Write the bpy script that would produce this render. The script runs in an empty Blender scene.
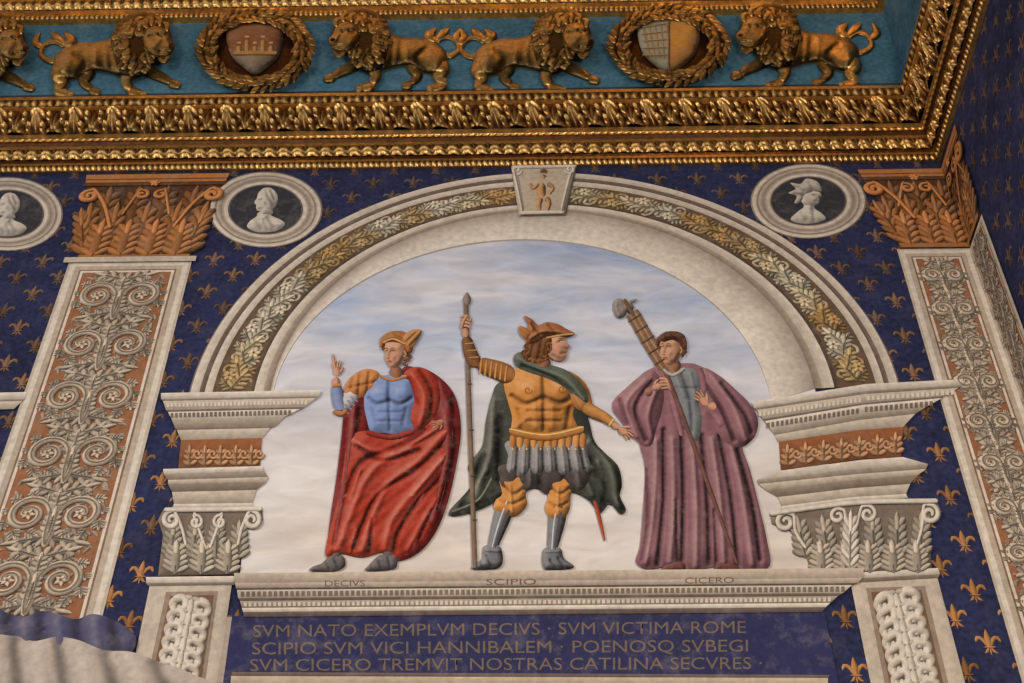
import bpy, math, random
import numpy as np
from mathutils import Vector, Matrix
from mathutils.geometry import delaunay_2d_cdt
random.seed(4); rng=np.random.default_rng(4)
sc=bpy.context.scene
# ------------------------------------------------------------ camera
F=1389.0; D=6.0; CZ=1.6; TH=math.radians(45); PSI=0.025; RHO=0.007
fwd=np.array([-math.sin(PSI)*math.cos(TH), math.cos(PSI)*math.cos(TH), math.sin(TH)])
r0=np.array([math.cos(PSI),math.sin(PSI),0.0]); u0=np.cross(r0,fwd)
R_=r0*math.cos(RHO)+u0*math.sin(RHO); U_=-r0*math.sin(RHO)+u0*math.cos(RHO)
C_=np.array([0.0,-D,CZ])
cd=bpy.data.cameras.new("camera"); cam=bpy.data.objects.new("camera",cd); sc.collection.objects.link(cam)
cd.sensor_width=36; cd.lens=F/1024*36; cd.clip_end=200
M=Matrix.Identity(4)
for i in range(3):
    M[i][0]=R_[i]; M[i][1]=U_[i]; M[i][2]=-fwd[i]; M[i][3]=C_[i]
cam.matrix_world=M; sc.camera=cam
def raydir(x,y):
    x=np.asarray(x,float); y=np.asarray(y,float)
    return R_*((x-512)/F)[...,None]-U_*((y-341.5)/F)[...,None]+fwd
# survey of the wall: elevation drawing measured from the photograph, rectified onto the wall
SQ=[1.0,0.0]; SOFT=[False]
def pm(x,y,o):
    d=raydir(x,y); o=np.asarray(o,float); o=SQ[1]+(o-SQ[1])*SQ[0]
    t=(-o+D)/d[...,1]
    return C_+d*t[...,None]
pm.up=-1.0; pm.k=0.004
def wm(x,z,o):
    x=np.asarray(x,float); return np.stack([x,-np.asarray(o,float)+0*x,np.asarray(z,float)+0*x],-1)
wm.up=1.0; wm.k=0.4
def W(x,y):
    p=pm(x,y,0.0); return float(p[0]),float(p[2])
def WA(pts): return [W(*p) for p in pts]
XC,ZC=W(940,160)
dd=raydir(988,0); tt=(ZC-CZ)/dd[2]; Q=C_+dd*tt
v=np.array([Q[0]-XC,Q[1]]); DR=v/np.linalg.norm(v); NR=np.array([DR[1],-DR[0]])
if NR[0]>0: NR=-NR
def rm(s,z,o):
    s=np.asarray(s,float); o=np.asarray(o,float)
    return np.stack([XC+DR[0]*s+NR[0]*o, DR[1]*s+NR[1]*o, np.asarray(z,float)+0*s],-1)
rm.up=1.0; rm.k=0.4
L_=np.array([-.5,.5,.75]); L_/=np.linalg.norm(L_)  # fixed upper-left light direction for the shading baked into vertex colours
def s2l(c):
    c=np.clip(np.asarray(c,float)/255.0,0,1)
    return np.where(c<=.04045,c/12.92,((c+.055)/1.055)**2.4)
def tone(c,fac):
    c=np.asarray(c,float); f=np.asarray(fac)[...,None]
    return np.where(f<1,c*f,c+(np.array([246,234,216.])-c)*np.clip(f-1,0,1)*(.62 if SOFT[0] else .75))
# ------------------------------------------------------------ materials
def nd(nt,t,**k):
    n=nt.nodes.new(t)
    for a,b in k.items(): setattr(n,a,b)
    return n
def mat_paint(name,rough=.85,metal=0.0,var=.16,bump=.15,spec=.2,scale=2.0,fixed=None,tint=None):
    m=bpy.data.materials.new(name); m.use_nodes=True; nt=m.node_tree; b=nt.nodes["Principled BSDF"]
    b.inputs["Roughness"].default_value=rough; b.inputs["Metallic"].default_value=metal
    b.inputs["Specular IOR Level"].default_value=spec
    tc=nd(nt,"ShaderNodeTexCoord")
    if fixed is None:
        at=nd(nt,"ShaderNodeAttribute"); at.attribute_name="Col"; src=at.outputs["Color"]
    else:
        g=nd(nt,"ShaderNodeRGB"); g.outputs[0].default_value=(*s2l(fixed),1); src=g.outputs[0]
    n1=nd(nt,"ShaderNodeTexNoise"); n1.inputs["Scale"].default_value=scale; n1.inputs["Detail"].default_value=9; n1.inputs["Roughness"].default_value=.7
    n2=nd(nt,"ShaderNodeTexNoise"); n2.inputs["Scale"].default_value=30; n2.inputs["Detail"].default_value=5
    nt.links.new(tc.outputs["Object"],n1.inputs["Vector"]); nt.links.new(tc.outputs["Object"],n2.inputs["Vector"])
    a=nd(nt,"ShaderNodeMath",operation='ADD'); nt.links.new(n1.outputs[0],a.inputs[0]); nt.links.new(n2.outputs[0],a.inputs[1])
    mr=nd(nt,"ShaderNodeMapRange"); mr.inputs[1].default_value=.65; mr.inputs[2].default_value=1.35
    mr.inputs[3].default_value=1-var*1.6; mr.inputs[4].default_value=1+var*1.4
    nt.links.new(a.outputs[0],mr.inputs[0])
    mx=nd(nt,"ShaderNodeVectorMath",operation='SCALE'); nt.links.new(src,mx.inputs[0]); nt.links.new(mr.outputs[0],mx.inputs["Scale"])
    out=mx.outputs[0]
    if tint:   # worn plaster patches showing through the pigment
        n3=nd(nt,"ShaderNodeTexNoise"); n3.inputs["Scale"].default_value=tint[1]; n3.inputs["Detail"].default_value=10; n3.inputs["Roughness"].default_value=.75
        nt.links.new(tc.outputs["Object"],n3.inputs["Vector"])
        m3=nd(nt,"ShaderNodeMapRange"); m3.inputs[1].default_value=.5;m3.inputs[2].default_value=.75;m3.inputs[3].default_value=0;m3.inputs[4].default_value=tint[2]; nt.links.new(n3.outputs[0],m3.inputs[0])
        q=nd(nt,"ShaderNodeMix",data_type='RGBA'); nt.links.new(m3.outputs[0],q.inputs["Factor"]); nt.links.new(out,q.inputs["A"]); q.inputs["B"].default_value=(*s2l(tint[0]),1); out=q.outputs["Result"]
    nt.links.new(out,b.inputs["Base Color"])
    bp=nd(nt,"ShaderNodeBump"); bp.inputs["Strength"].default_value=bump; bp.inputs["Distance"].default_value=.01
    nt.links.new(n2.outputs[0],bp.inputs["Height"]); nt.links.new(bp.outputs[0],b.inputs["Normal"])
    return m
FR=mat_paint("fresco_pigment",tint=((170,156,148),7,.26),bump=.1)
FG=mat_paint("fresco_figure_pigment",var=.13,bump=.08,spec=.05,rough=1.0,scale=5,tint=((176,160,148),16,.16))
GO=mat_paint("old_gilding",rough=.29,metal=.82,var=.32,bump=.4,spec=.5,scale=6)
BL=mat_paint("azure_fresco_field",fixed=(37,41,73),var=.45,scale=1.3,tint=((84,80,104),5,.4),bump=.1)
TE=mat_paint("teal_frieze_paint",fixed=(66,106,126),var=.3,scale=3,tint=((118,136,144),6,.45))
TL=mat_paint("stone_floor",fixed=(120,90,70),var=.15)
CE=mat_paint("ceiling_timber",fixed=(70,48,30),var=.25)
# ------------------------------------------------------------ builder
class B:
    def __init__(s): s.v=[];s.f=[];s.c=[];s.n=0
    def add(s,v,f,c):
        v=np.asarray(v).reshape(-1,3); c=np.asarray(c,float)
        if c.ndim==1: c=np.tile(c,(len(v),1))
        s.v.append(v); s.c.append(c.reshape(-1,3)); 
        s.f.extend([tuple(int(i)+s.n for i in q) for q in f]); s.n+=len(v)
    def obj(s,name,mat,parent=None):
        me=bpy.data.meshes.new(name); v=np.concatenate(s.v); c=np.concatenate(s.c)
        me.from_pydata(v.tolist(),[],s.f); 
        at=me.color_attributes.new("Col",'FLOAT_COLOR','POINT')
        cc=np.concatenate([s2l(c),np.ones((len(c),1))],1).astype(np.float32); at.data.foreach_set("color",cc.ravel())
        me.materials.append(mat); me.polygons.foreach_set("use_smooth",[True]*len(me.polygons)); me.update()
        o=bpy.data.objects.new(name,me); sc.collection.objects.link(o)
        if parent: o.parent=parent
        return o
def cr(pts,closed,step):
    P=np.array(pts,float); n=len(P); out=[]
    for i in range(n if closed else n-1):
        if closed: a,b,c,d=P[(i-1)%n],P[i],P[(i+1)%n],P[(i+2)%n]
        else: a,b,c,d=P[max(i-1,0)],P[i],P[i+1],P[min(i+2,n-1)]
        L=np.linalg.norm((c-b)[:2]); m=max(1,int(math.ceil(L/step)))
        for k in range(m):
            t=k/m
            out.append(.5*((2*b)+(-a+c)*t+(2*a-5*b+4*c-d)*t*t+(-a+3*b-3*c+d)*t**3))
    if not closed: out.append(P[-1])
    return np.array(out)
def dseg(V,P,closed):
    A=P if closed else P[:-1]; Bp=np.roll(P,-1,0) if closed else P[1:]
    d=Bp-A; L2=(d**2).sum(1)+1e-12; best=np.full(len(V),1e9)
    for s in range(0,len(V),2000):
        v=V[s:s+2000,None,:]-A[None]; t=np.clip((v*d).sum(2)/L2,0,1)
        q=v-t[...,None]*d; best[s:s+2000]=np.sqrt((q**2).sum(2)).min(1)
    return best
def inside(V,P):
    x,y=V[:,0],V[:,1]; r=np.zeros(len(V),bool); j=len(P)-1
    for i in range(len(P)):
        xi,yi=P[i];xj,yj=P[j]
        c=((yi>y)!=(yj>y))&(x<(xj-xi)*(y-yi)/((yj-yi) if yj!=yi else 1e-12)+xi); r^=c; j=i
    return r
def relief(b,pts,col,o,h=4,w=9,folds=(),step=2.4,sm=True,mp=pm,sh=.85,colf=None,tr=None,wr=None):
    if tr: pts=[tr(*p) for p in pts]; folds=[([tr(*q) for q in f[0]],f[1],f[2]) for f in folds]
    if sm: P=cr(pts,True,step)
    else:
        P=[]
        for i in range(len(pts)):
            a=np.array(pts[i],float);c=np.array(pts[(i+1)%len(pts)],float);m=max(1,int(np.linalg.norm(c-a)/step))
            P+= [a+(c-a)*k/m for k in range(m)]
        P=np.array(P)
    mn=P.min(0);mxx=P.max(0)
    gx,gy=np.meshgrid(np.arange(mn[0],mxx[0],step),np.arange(mn[1],mxx[1],step))
    G=np.stack([gx.ravel(),gy.ravel()],1); G=G+rng.uniform(-.25,.25,G.shape)*step
    if len(G): G=G[inside(G,P)]
    if len(G): G=G[dseg(G,P,True)>step*.45]
    allp=[Vector(p) for p in P]+[Vector(p) for p in G]
    r=delaunay_2d_cdt(allp,[],[list(range(len(P)))],1,1e-5)
    V=np.array([tuple(q) for q in r[0]]); T=np.array([t for t in r[2] if len(t)==3],int)
    if len(T)==0: return
    d=dseg(V,P,True); alb=np.ones(len(V))
    if SOFT[0]: e=np.clip(d/(w*1.35),0,1); z=h*.95*(e*(2-e))
    else: e=np.clip(d/w,0,1); z=h*np.sqrt(1-(1-e)**2)
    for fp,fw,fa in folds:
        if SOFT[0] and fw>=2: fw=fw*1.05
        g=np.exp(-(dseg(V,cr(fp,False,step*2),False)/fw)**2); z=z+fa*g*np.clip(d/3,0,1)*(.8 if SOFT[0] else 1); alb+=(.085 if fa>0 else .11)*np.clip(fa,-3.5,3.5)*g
    if wr:
        a,lam,am=wr; u=V[:,0]*math.cos(a)+V[:,1]*math.sin(a); q=-V[:,0]*math.sin(a)+V[:,1]*math.cos(a)
        g=np.sin(2*math.pi*u/lam+1.7*np.sin(q/33.)+1.1*np.sin(u/17.+q/61.))
        z=z+am*g*np.clip(d/4,0,1); alb+=.05*am*g
    z=np.maximum(z,0)
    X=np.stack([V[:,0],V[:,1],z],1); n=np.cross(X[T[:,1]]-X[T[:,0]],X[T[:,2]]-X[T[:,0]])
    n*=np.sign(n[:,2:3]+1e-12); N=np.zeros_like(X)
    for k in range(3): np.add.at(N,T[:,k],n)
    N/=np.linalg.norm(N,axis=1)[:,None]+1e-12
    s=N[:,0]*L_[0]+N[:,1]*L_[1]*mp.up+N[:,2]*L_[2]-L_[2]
    fac=np.clip(alb+sh*s,.3,1.6)  # slope and fold shading painted into the colour, on fresco and gilding alike
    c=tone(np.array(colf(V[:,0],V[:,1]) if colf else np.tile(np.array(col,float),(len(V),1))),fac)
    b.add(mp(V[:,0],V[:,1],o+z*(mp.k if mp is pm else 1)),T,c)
    nb=len(P); q=mp(P[:,0],P[:,1],np.full(nb,o)); q2=q.copy(); q2[:,1]+=.004*(SQ[0] if mp is pm else 1)
    f=[(i,(i+1)%nb,nb+(i+1)%nb,nb+i) for i in range(nb)]
    b.add(np.concatenate([q,q2]),f,np.array(col,float)*.8)
def ribbon(b,pts,rad,col,o,h=.6,mp=pm,step=None,caps=True,sh=.7,tr=None,sc_=1.0):
    if tr: pts=[tr(*p) for p in pts]
    rad=list(rad) if hasattr(rad,'__len__') else [rad]*len(pts)
    rad=[r*sc_ for r in rad]
    if len(rad)!=len(pts): rad=list(np.interp(np.linspace(0,1,len(pts)),np.linspace(0,1,len(rad)),rad))
    P=np.array([(p[0],p[1],r) for p,r in zip(pts,rad)])
    if step is None: step=max(max(rad)*.7,1e-4)
    P=cr(P,False,step)
    if len(P)<3: P=np.array([P[0]*(1-t)+P[-1]*t for t in (0,.25,.5,.75,1)])
    xy=P[:,:2]; r=np.abs(P[:,2]); seg=np.linalg.norm(np.diff(xy,axis=0),axis=1); s=np.concatenate([[0],np.cumsum(seg)])
    if caps:
        de=np.minimum(s,s[-1]-s); rr=np.maximum(r,1e-6); r=r*np.sqrt(np.clip(1-(1-np.clip(de/rr,0,1))**2,0.02,1))
    t=np.gradient(xy,axis=0); t/=np.linalg.norm(t,axis=1)[:,None]+1e-12; nn=np.stack([-t[:,1],t[:,0]],1)
    A=np.array([-1,-.6,0,.6,1.0]); m=len(P)
    X=xy[:,None,:]+nn[:,None,:]*(r[:,None]*A)[...,None]
    z=r[:,None]*np.sqrt(1-A**2)*h
    nx=nn[:,None,0]*A; ny=nn[:,None,1]*A; nz=np.sqrt(1-(A*.95)**2)
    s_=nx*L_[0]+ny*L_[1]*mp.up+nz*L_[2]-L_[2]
    c=tone(np.array(col,float)[None,None,:],np.clip(1+sh*(.85 if SOFT[0] else 1)*s_,.3,1.5))  # lit and shaded sides of the ribbon painted into its vertex colours
    V=mp(X[...,0].ravel(),X[...,1].ravel(),o+z.ravel()*mp.k)
    f=[(i*5+j,i*5+j+1,(i+1)*5+j+1,(i+1)*5+j) for i in range(m-1) for j in range(4)]
    b.add(V,f,c.reshape(-1,3))
def loft(b,curves,offs,cols,mp):
    n=len(curves[0])
    for i in range(len(curves)-1):
        a=np.array(curves[i]);c=np.array(curves[i+1])
        V=np.concatenate([mp(a[:,0],a[:,1],np.full(n,offs[i])),mp(c[:,0],c[:,1],np.full(n,offs[i+1]))])
        f=[(k,k+1,n+k+1,n+k) for k in range(n-1)]
        ca,cb=cols[i] if isinstance(cols[i][0],(tuple,list,np.ndarray)) else (cols[i],cols[i])
        b.add(V,f,np.concatenate([np.tile(ca,(n,1)),np.tile(cb,(n,1))]))
def rows(b,rw,cols,offs,mp=pm,g=True):
    cv=[]
    for r in rw:
        r=np.array(r,float); t=np.linspace(0,1,len(r)); u=np.linspace(0,1,(len(r)-1)*12+1)
        cv.append(np.stack([np.interp(u,t,r[:,0]),np.interp(u,t,r[:,1])],1))
    if not hasattr(offs,'__len__'): offs=[offs]*len(rw)
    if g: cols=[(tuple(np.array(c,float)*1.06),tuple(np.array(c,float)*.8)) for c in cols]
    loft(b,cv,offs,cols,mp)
def poly(b,pts,col,o,mp=pm):
    P=np.array(pts,float); b.add(mp(P[:,0],P[:,1],np.full(len(P),o)),[tuple(range(len(P)))],col)
def spiral(cx,cy,R,a0,turns,r1=.2,sgn=1,n=26):
    return [(cx+(R+(r1*R-R)*t)*math.cos(a0+sgn*t*turns*2*math.pi),cy+(R+(r1*R-R)*t)*math.sin(a0+sgn*t*turns*2*math.pi)) for t in np.linspace(0,1,n)]
def leaf(b,base,tip,w,col,o,mp=pm,lobes=3,sh=.9,dark=.5,bend=0.0):
    """acanthus leaf: fleshy body, rounded side lobes, incised veins"""
    base=np.array(base,float);tip=np.array(tip,float);d=tip-base;L=np.linalg.norm(d)+1e-9;d/=L;n=np.array([-d[1],d[0]])
    k=np.array(col,float); e_=.002 if mp is not pm else .003
    cl=lambda t: base+d*L*t+n*bend*L*math.sin(t*math.pi*.5)**2
    ribbon(b,[cl(0),cl(.35),cl(.7),cl(.96)],[w*.34,w*.5,w*.42,w*.14],k*.8,o,mp=mp,sh=sh,step=L/6,h=.4)
    for i in range(lobes):
        t=.06+.78*i/max(lobes,1); ww=w*(1.05-.5*t); sp=L/max(lobes,1)
        for s in(-1,1):
            p0=cl(t); p1=cl(min(t+.10,1))+n*s*ww*.55; p2=cl(min(t+.2,1.05))+n*s*ww*1.0
            r_=min(sp*.38,w*.34)
            ribbon(b,[p0,p1,p2],[r_*.6,r_,r_*.75],k*(.92+.1*((i+(s>0))%2)),o+e_,mp=mp,sh=sh,step=r_,h=.5)
            ribbon(b,[p0,p1,(p1+p2)/2],[r_*.16,r_*.18,r_*.08],k*dark,o+e_*2.2,mp=mp,sh=0,step=r_*1.5,h=.2)
    ribbon(b,[cl(.55),cl(.8),cl(1.02)],[w*.22,w*.27,w*.16],k*1.1,o+e_*1.5,mp=mp,sh=sh,step=L/6)
    ribbon(b,[cl(0),cl(.5),cl(.95)],[w*.07,w*.07,w*.03],k*dark,o+e_*3,mp=mp,sh=0,step=L/4,h=.2)
CR=(184,170,154); CRd=(136,122,110); CRl=(206,194,180); OR=(142,94,64); BRN=(110,82,62)
# ------------------------------------------------------------ room
def quad(name,pts,mat):
    me=bpy.data.meshes.new(name); me.from_pydata([tuple(p) for p in pts],[],
        [(0,1,2,3),(7,6,5,4),(0,4,5,1),(1,5,6,2),(2,6,7,3),(3,7,4,0)]); me.materials.append(mat)
    o=bpy.data.objects.new(name,me); sc.collection.objects.link(o); return o
quad("wall_back",[(-6,0,0),(XC+.0,0,0),(XC+.0,0,12),(-6,0,12),(-6,.3,0),(XC+.3,.3,0),(XC+.3,.3,12),(-6,.3,12)],BL)
e=rm(5.5,0,0)
quad("wall_right",[(XC,0,0),tuple(e),(e[0],e[1],12),(XC,0,12),(XC+.3,0,0),(e[0]+.3,e[1],0),(e[0]+.3,e[1],12),(XC+.3,0,12)],BL)
quad("floor",[(-9,-12,-.2),(9,-12,-.2),(9,.3,-.2),(-9,.3,-.2),(-9,-12,0),(9,-12,0),(9,.3,0),(-9,.3,0)],TL)
# ------------------------------------------------------------ fleurs
b=B()
def fleur(b,x,z,s,col,mp):
    o=.0025
    ribbon(b,[(x,z-.2*s),(x,z+.1*s),(x,z+.5*s)],[.05*s,.12*s,.02*s],col,o,mp=mp,h=.1,step=.12*s)
    for q in(-1,1):
        ribbon(b,[(x+q*.05*s,z-.15*s),(x+q*.17*s,z+.12*s),(x+q*.32*s,z+.18*s),(x+q*.4*s,z+.02*s)],[.04*s,.07*s,.075*s,.03*s],col,o,mp=mp,h=.1,step=.12*s)
        ribbon(b,[(x+q*.03*s,z-.18*s),(x+q*.12*s,z-.34*s),(x+q*.22*s,z-.4*s)],[.04*s,.05*s,.02*s],col,o,mp=mp,h=.1,step=.12*s)
    ribbon(b,[(x-.2*s,z-.17*s),(x+.2*s,z-.17*s)],[.035*s,.035*s],col,o+.001,mp=mp,h=.1,step=.15*s)
    ribbon(b,[(x,z-.2*s),(x,z-.48*s)],[.05*s,.02*s],col,o,mp=mp,h=.1,step=.15*s)
z00=W(500,760)[1]; zb0=W(500,683)[1]; zz=z00; r=0
while zz<ZC+.1:
    x=-4.2+(.14 if r%2 else 0)
    while x<XC-.05:
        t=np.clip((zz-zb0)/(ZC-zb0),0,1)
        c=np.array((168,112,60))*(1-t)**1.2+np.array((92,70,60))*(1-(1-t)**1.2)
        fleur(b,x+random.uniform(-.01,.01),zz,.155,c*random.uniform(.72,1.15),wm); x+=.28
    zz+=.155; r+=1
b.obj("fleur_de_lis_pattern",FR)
b=B(); zz=6; r=0
while zz<ZC+.2:
    s=.42+(.14 if r%2 else 0)
    while s<3.5:
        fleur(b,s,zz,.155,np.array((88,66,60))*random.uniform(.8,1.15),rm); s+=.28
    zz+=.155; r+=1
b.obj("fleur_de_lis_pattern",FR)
# ------------------------------------------------------------ sky panel
def arc(l,rr,ty,n=81):
    l=W(*l);rr=W(*rr);cx=(l[0]+rr[0])/2;a=(rr[0]-l[0])/2
    zt=W(540,ty)[1]; t=np.linspace(0,math.pi,n); zf=l[1]+(rr[1]-l[1])*(1-np.cos(t))/2
    return np.stack([cx-a*np.cos(t),zf+(zt-zf)*np.sin(t)],1)
inner=arc((270,391),(814,385),211)
pts=list(map(tuple,inner))+WA([(830,470),(832,574),(240,578),(250,470)])
me=bpy.data.meshes.new("painted_sky"); P=np.array(pts)
me.from_pydata(wm(P[:,0],P[:,1],np.full(len(P),.006)).tolist(),[],[tuple(range(len(P)))])
m=bpy.data.materials.new("painted_sky"); m.use_nodes=True; nt=m.node_tree; bs=nt.nodes["Principled BSDF"]; bs.inputs["Roughness"].default_value=.9
bs.inputs["Specular IOR Level"].default_value=.2
tc=nd(nt,"ShaderNodeTexCoord"); sx=nd(nt,"ShaderNodeSeparateXYZ"); nt.links.new(tc.outputs["Object"],sx.inputs[0])
z0=W(500,575)[1]; z1=W(500,240)[1]
mr=nd(nt,"ShaderNodeMapRange"); mr.inputs[1].default_value=z0; mr.inputs[2].default_value=z1; nt.links.new(sx.outputs[2],mr.inputs[0])
mp_=nd(nt,"ShaderNodeMapping"); mp_.inputs["Scale"].default_value=(.6,1,1.7); mp_.inputs["Rotation"].default_value=(0,.2,0); mp_.inputs["Location"].default_value=(.3,0,.5); nt.links.new(tc.outputs["Object"],mp_.inputs[0])
n1=nd(nt,"ShaderNodeTexNoise"); n1.inputs["Scale"].default_value=1.1; n1.inputs["Detail"].default_value=9; n1.inputs["Roughness"].default_value=.58; n1.inputs["Distortion"].default_value=.5; nt.links.new(mp_.outputs[0],n1.inputs["Vector"])
cr1=nd(nt,"ShaderNodeValToRGB"); el=cr1.color_ramp.elements
stops=[(0,(204,190,178)),(.28,(206,197,192)),(.48,(198,197,208)),(.72,(166,178,204)),(1,(146,160,192))]
el[0].position=0; el[0].color=(*s2l(stops[0][1]),1); el[1].position=1; el[1].color=(*s2l(stops[-1][1]),1)
for p,c in stops[1:-1]:
    q=el.new(p); q.color=(*s2l(c),1)
nt.links.new(mr.outputs[0],cr1.inputs[0])
cr2=nd(nt,"ShaderNodeValToRGB"); cr2.color_ramp.elements[0].position=.43; cr2.color_ramp.elements[1].position=.61; nt.links.new(n1.outputs[0],cr2.inputs[0])
cs_=nd(nt,"ShaderNodeMath",operation='MULTIPLY'); cs_.inputs[1].default_value=.72; nt.links.new(cr2.outputs[0],cs_.inputs[0])
mx=nd(nt,"ShaderNodeMix",data_type='RGBA'); nt.links.new(cs_.outputs[0],mx.inputs["Factor"]); nt.links.new(cr1.outputs[0],mx.inputs["A"]); mx.inputs["B"].default_value=(*s2l((220,214,214)),1)
n2=nd(nt,"ShaderNodeTexNoise"); n2.inputs["Scale"].default_value=5; n2.inputs["Detail"].default_value=10; n2.inputs["Distortion"].default_value=.9; nt.links.new(mp_.outputs[0],n2.inputs["Vector"])
m2=nd(nt,"ShaderNodeMapRange"); m2.inputs[1].default_value=.3;m2.inputs[2].default_value=.7;m2.inputs[3].default_value=.82;m2.inputs[4].default_value=1.07; nt.links.new(n2.outputs[0],m2.inputs[0])
vm=nd(nt,"ShaderNodeVectorMath",operation='SCALE'); nt.links.new(mx.outputs["Result"],vm.inputs[0]); nt.links.new(m2.outputs[0],vm.inputs["Scale"]); nt.links.new(vm.outputs[0],bs.inputs["Base Color"])
me.materials.append(m); o=bpy.data.objects.new("painted_sky",me); sc.collection.objects.link(o)
# ------------------------------------------------------------ arch
b=B()
cs=[arc((188,397),(900,386),173),arc((190,397),(898,386),174),arc((199,397),(889,386),179),arc((204,397),(884,386),182),arc((212,397),(876,387),187),arc((215,397),(873,387),188),
    arc((251,396),(838,389),204),arc((254,396),(834,389),206),arc((263,396),(822,390),210),arc((270,396),(814,390),213)]
loft(b,cs,[.004,.012,.015,.010,.014,.010,.010,.014,.016,.014],[CRd,(CRl,CR),((112,96,84),(90,76,66)),(CRl,CR),(92,74,60),(98,76,60),(80,66,56),(CRl,CR),((160,144,130),(126,110,98))],wm)
op=arc((273,396),(771,402),240)
ri=cs[-1]; md=ri*.55+op*.45; 
loft(b,[ri,md,op],[.014,.012,.010],[((156,142,130),(196,184,172)),((196,184,172),(214,204,192))],wm)
loft(b,[op,op+np.array([0,-.012])],[.010,.006],[(150,140,132)],wm)
mid=(cs[5]+cs[6])/2; hw=np.linalg.norm(cs[5]-cs[6],axis=1)/2
S=np.concatenate([[0],np.cumsum(np.linalg.norm(np.diff(mid,axis=0),axis=1))]); Ltot=S[-1]
def atc(s,off):
    x=np.interp(s,S,mid[:,0]);z=np.interp(s,S,mid[:,1]);h=np.interp(s,S,hw)
    x2=np.interp(s+.01,S,mid[:,0]);z2=np.interp(s+.01,S,mid[:,1]); x1=np.interp(s-.01,S,mid[:,0]);z1_=np.interp(s-.01,S,mid[:,1])
    t=np.array([x2-x1,z2-z1_]);t/=np.linalg.norm(t)+1e-9; n=np.array([-t[1],t[0]])
    return np.array([x,z])+n*off*h
def foli(s,dr,fl):
    cl=np.array(random.choice([(190,172,140),(172,144,100),(192,180,158),(170,134,84)]),float)
    st=.2
    for u in(0,.5):
        sg=fl*(1 if u==0 else -1)
        p=atc(s+dr*st*u,-sg*.15)
        leaf(b,p,atc(s+dr*(st*u+.15),sg*.72),.062,cl*random.uniform(.9,1.12),.013,mp=wm,lobes=4,bend=-.15*sg*dr)
        leaf(b,p,atc(s+dr*(st*u+.08),-sg*.88),.048,cl*random.uniform(.75,1.0),.011,mp=wm,lobes=3)
        q=atc(s+dr*(st*u+.05),sg*.5)
        sp=spiral(q[0],q[1],.045,random.uniform(0,6),1.1,.2,1,n=12); ribbon(b,sp,[.011,.012,.008],cl*.95,.012,mp=wm,step=.015)
    c=atc(s+dr*.1,-fl*.45)
    for k in range(6):
        a=k*math.pi/3; ribbon(b,[c,c+.04*np.array([math.cos(a),math.sin(a)])],[.012,.019],cl*1.12,.020,mp=wm)
    ribbon(b,[c-[.009,0],c+[.009,0]],[.013,.013],(140,96,50),.026,mp=wm)
n=13
for i in range(n):
    foli(.05+i*(Ltot/2-.25)/n,1,1 if i%2 else -1); foli(Ltot-.05-i*(Ltot/2-.25)/n,-1,1 if i%2 else -1)
b.obj("painted_round_arch",FR)
# keystone
b=B()
SQ[:]=[.6,.012]
relief(b,[(511,166),(577,165),(566,215),(519,216)],(176,160,140),.035,h=3,w=4,sm=False,step=2)
relief(b,[(523,176),(562,175),(557,210),(526,211)],(158,134,108),.042,h=0.5,w=3,sm=False)
for x0,x1 in((515,523),(572,562)):
    ribbon(b,[(x0,172),((x0+x1)/2,190),(x1,211)],[3,2.4,2],CRl,.046)
    ribbon(b,[(x0,172),((x0+x1)/2,190),(x1,211)],[.7],CRd,.058,h=.2)
ribbon(b,spiral(517,170,5,0,1.3),[1.6],CRl,.048); ribbon(b,spiral(570,169,5,3.1,1.3,sgn=-1),[1.6],CRl,.048)
ribbon(b,[(512,167),(576,166)],[2.2,2.2],CRl,.046)
ribbon(b,[(520,213),(564,212)],[2,2],CRl,.05)
sk=(184,134,88)
ribbon(b,[(543,183),(541,191),(543,198)],[4,5,4.2],sk,.046,sh=1.1); ribbon(b,[(543,174),(543.6,179)],[3.4,3.6],sk,.050,sh=1.1)
ribbon(b,[(541,197),(539,204),(540,211)],[3.2,2.6,1.7],sk,.048,sh=1.1); ribbon(b,[(546,197),(549,203),(547,211)],[3.2,2.6,1.7],sk,.048,sh=1.1)
ribbon(b,[(539,183),(533,188),(530,183)],[2.1,1.8,1.3],sk,.050,sh=1.1); ribbon(b,[(547,183),(553,188),(549,194)],[2.1,1.8,1.3],sk,.050,sh=1.1)
ribbon(b,[(540,172),(544,170.5),(547,173)],[1.6,2,1.4],(110,76,46),.056)
b.obj("arch_keystone",FR)
SQ[:]=[1,0]
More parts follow.
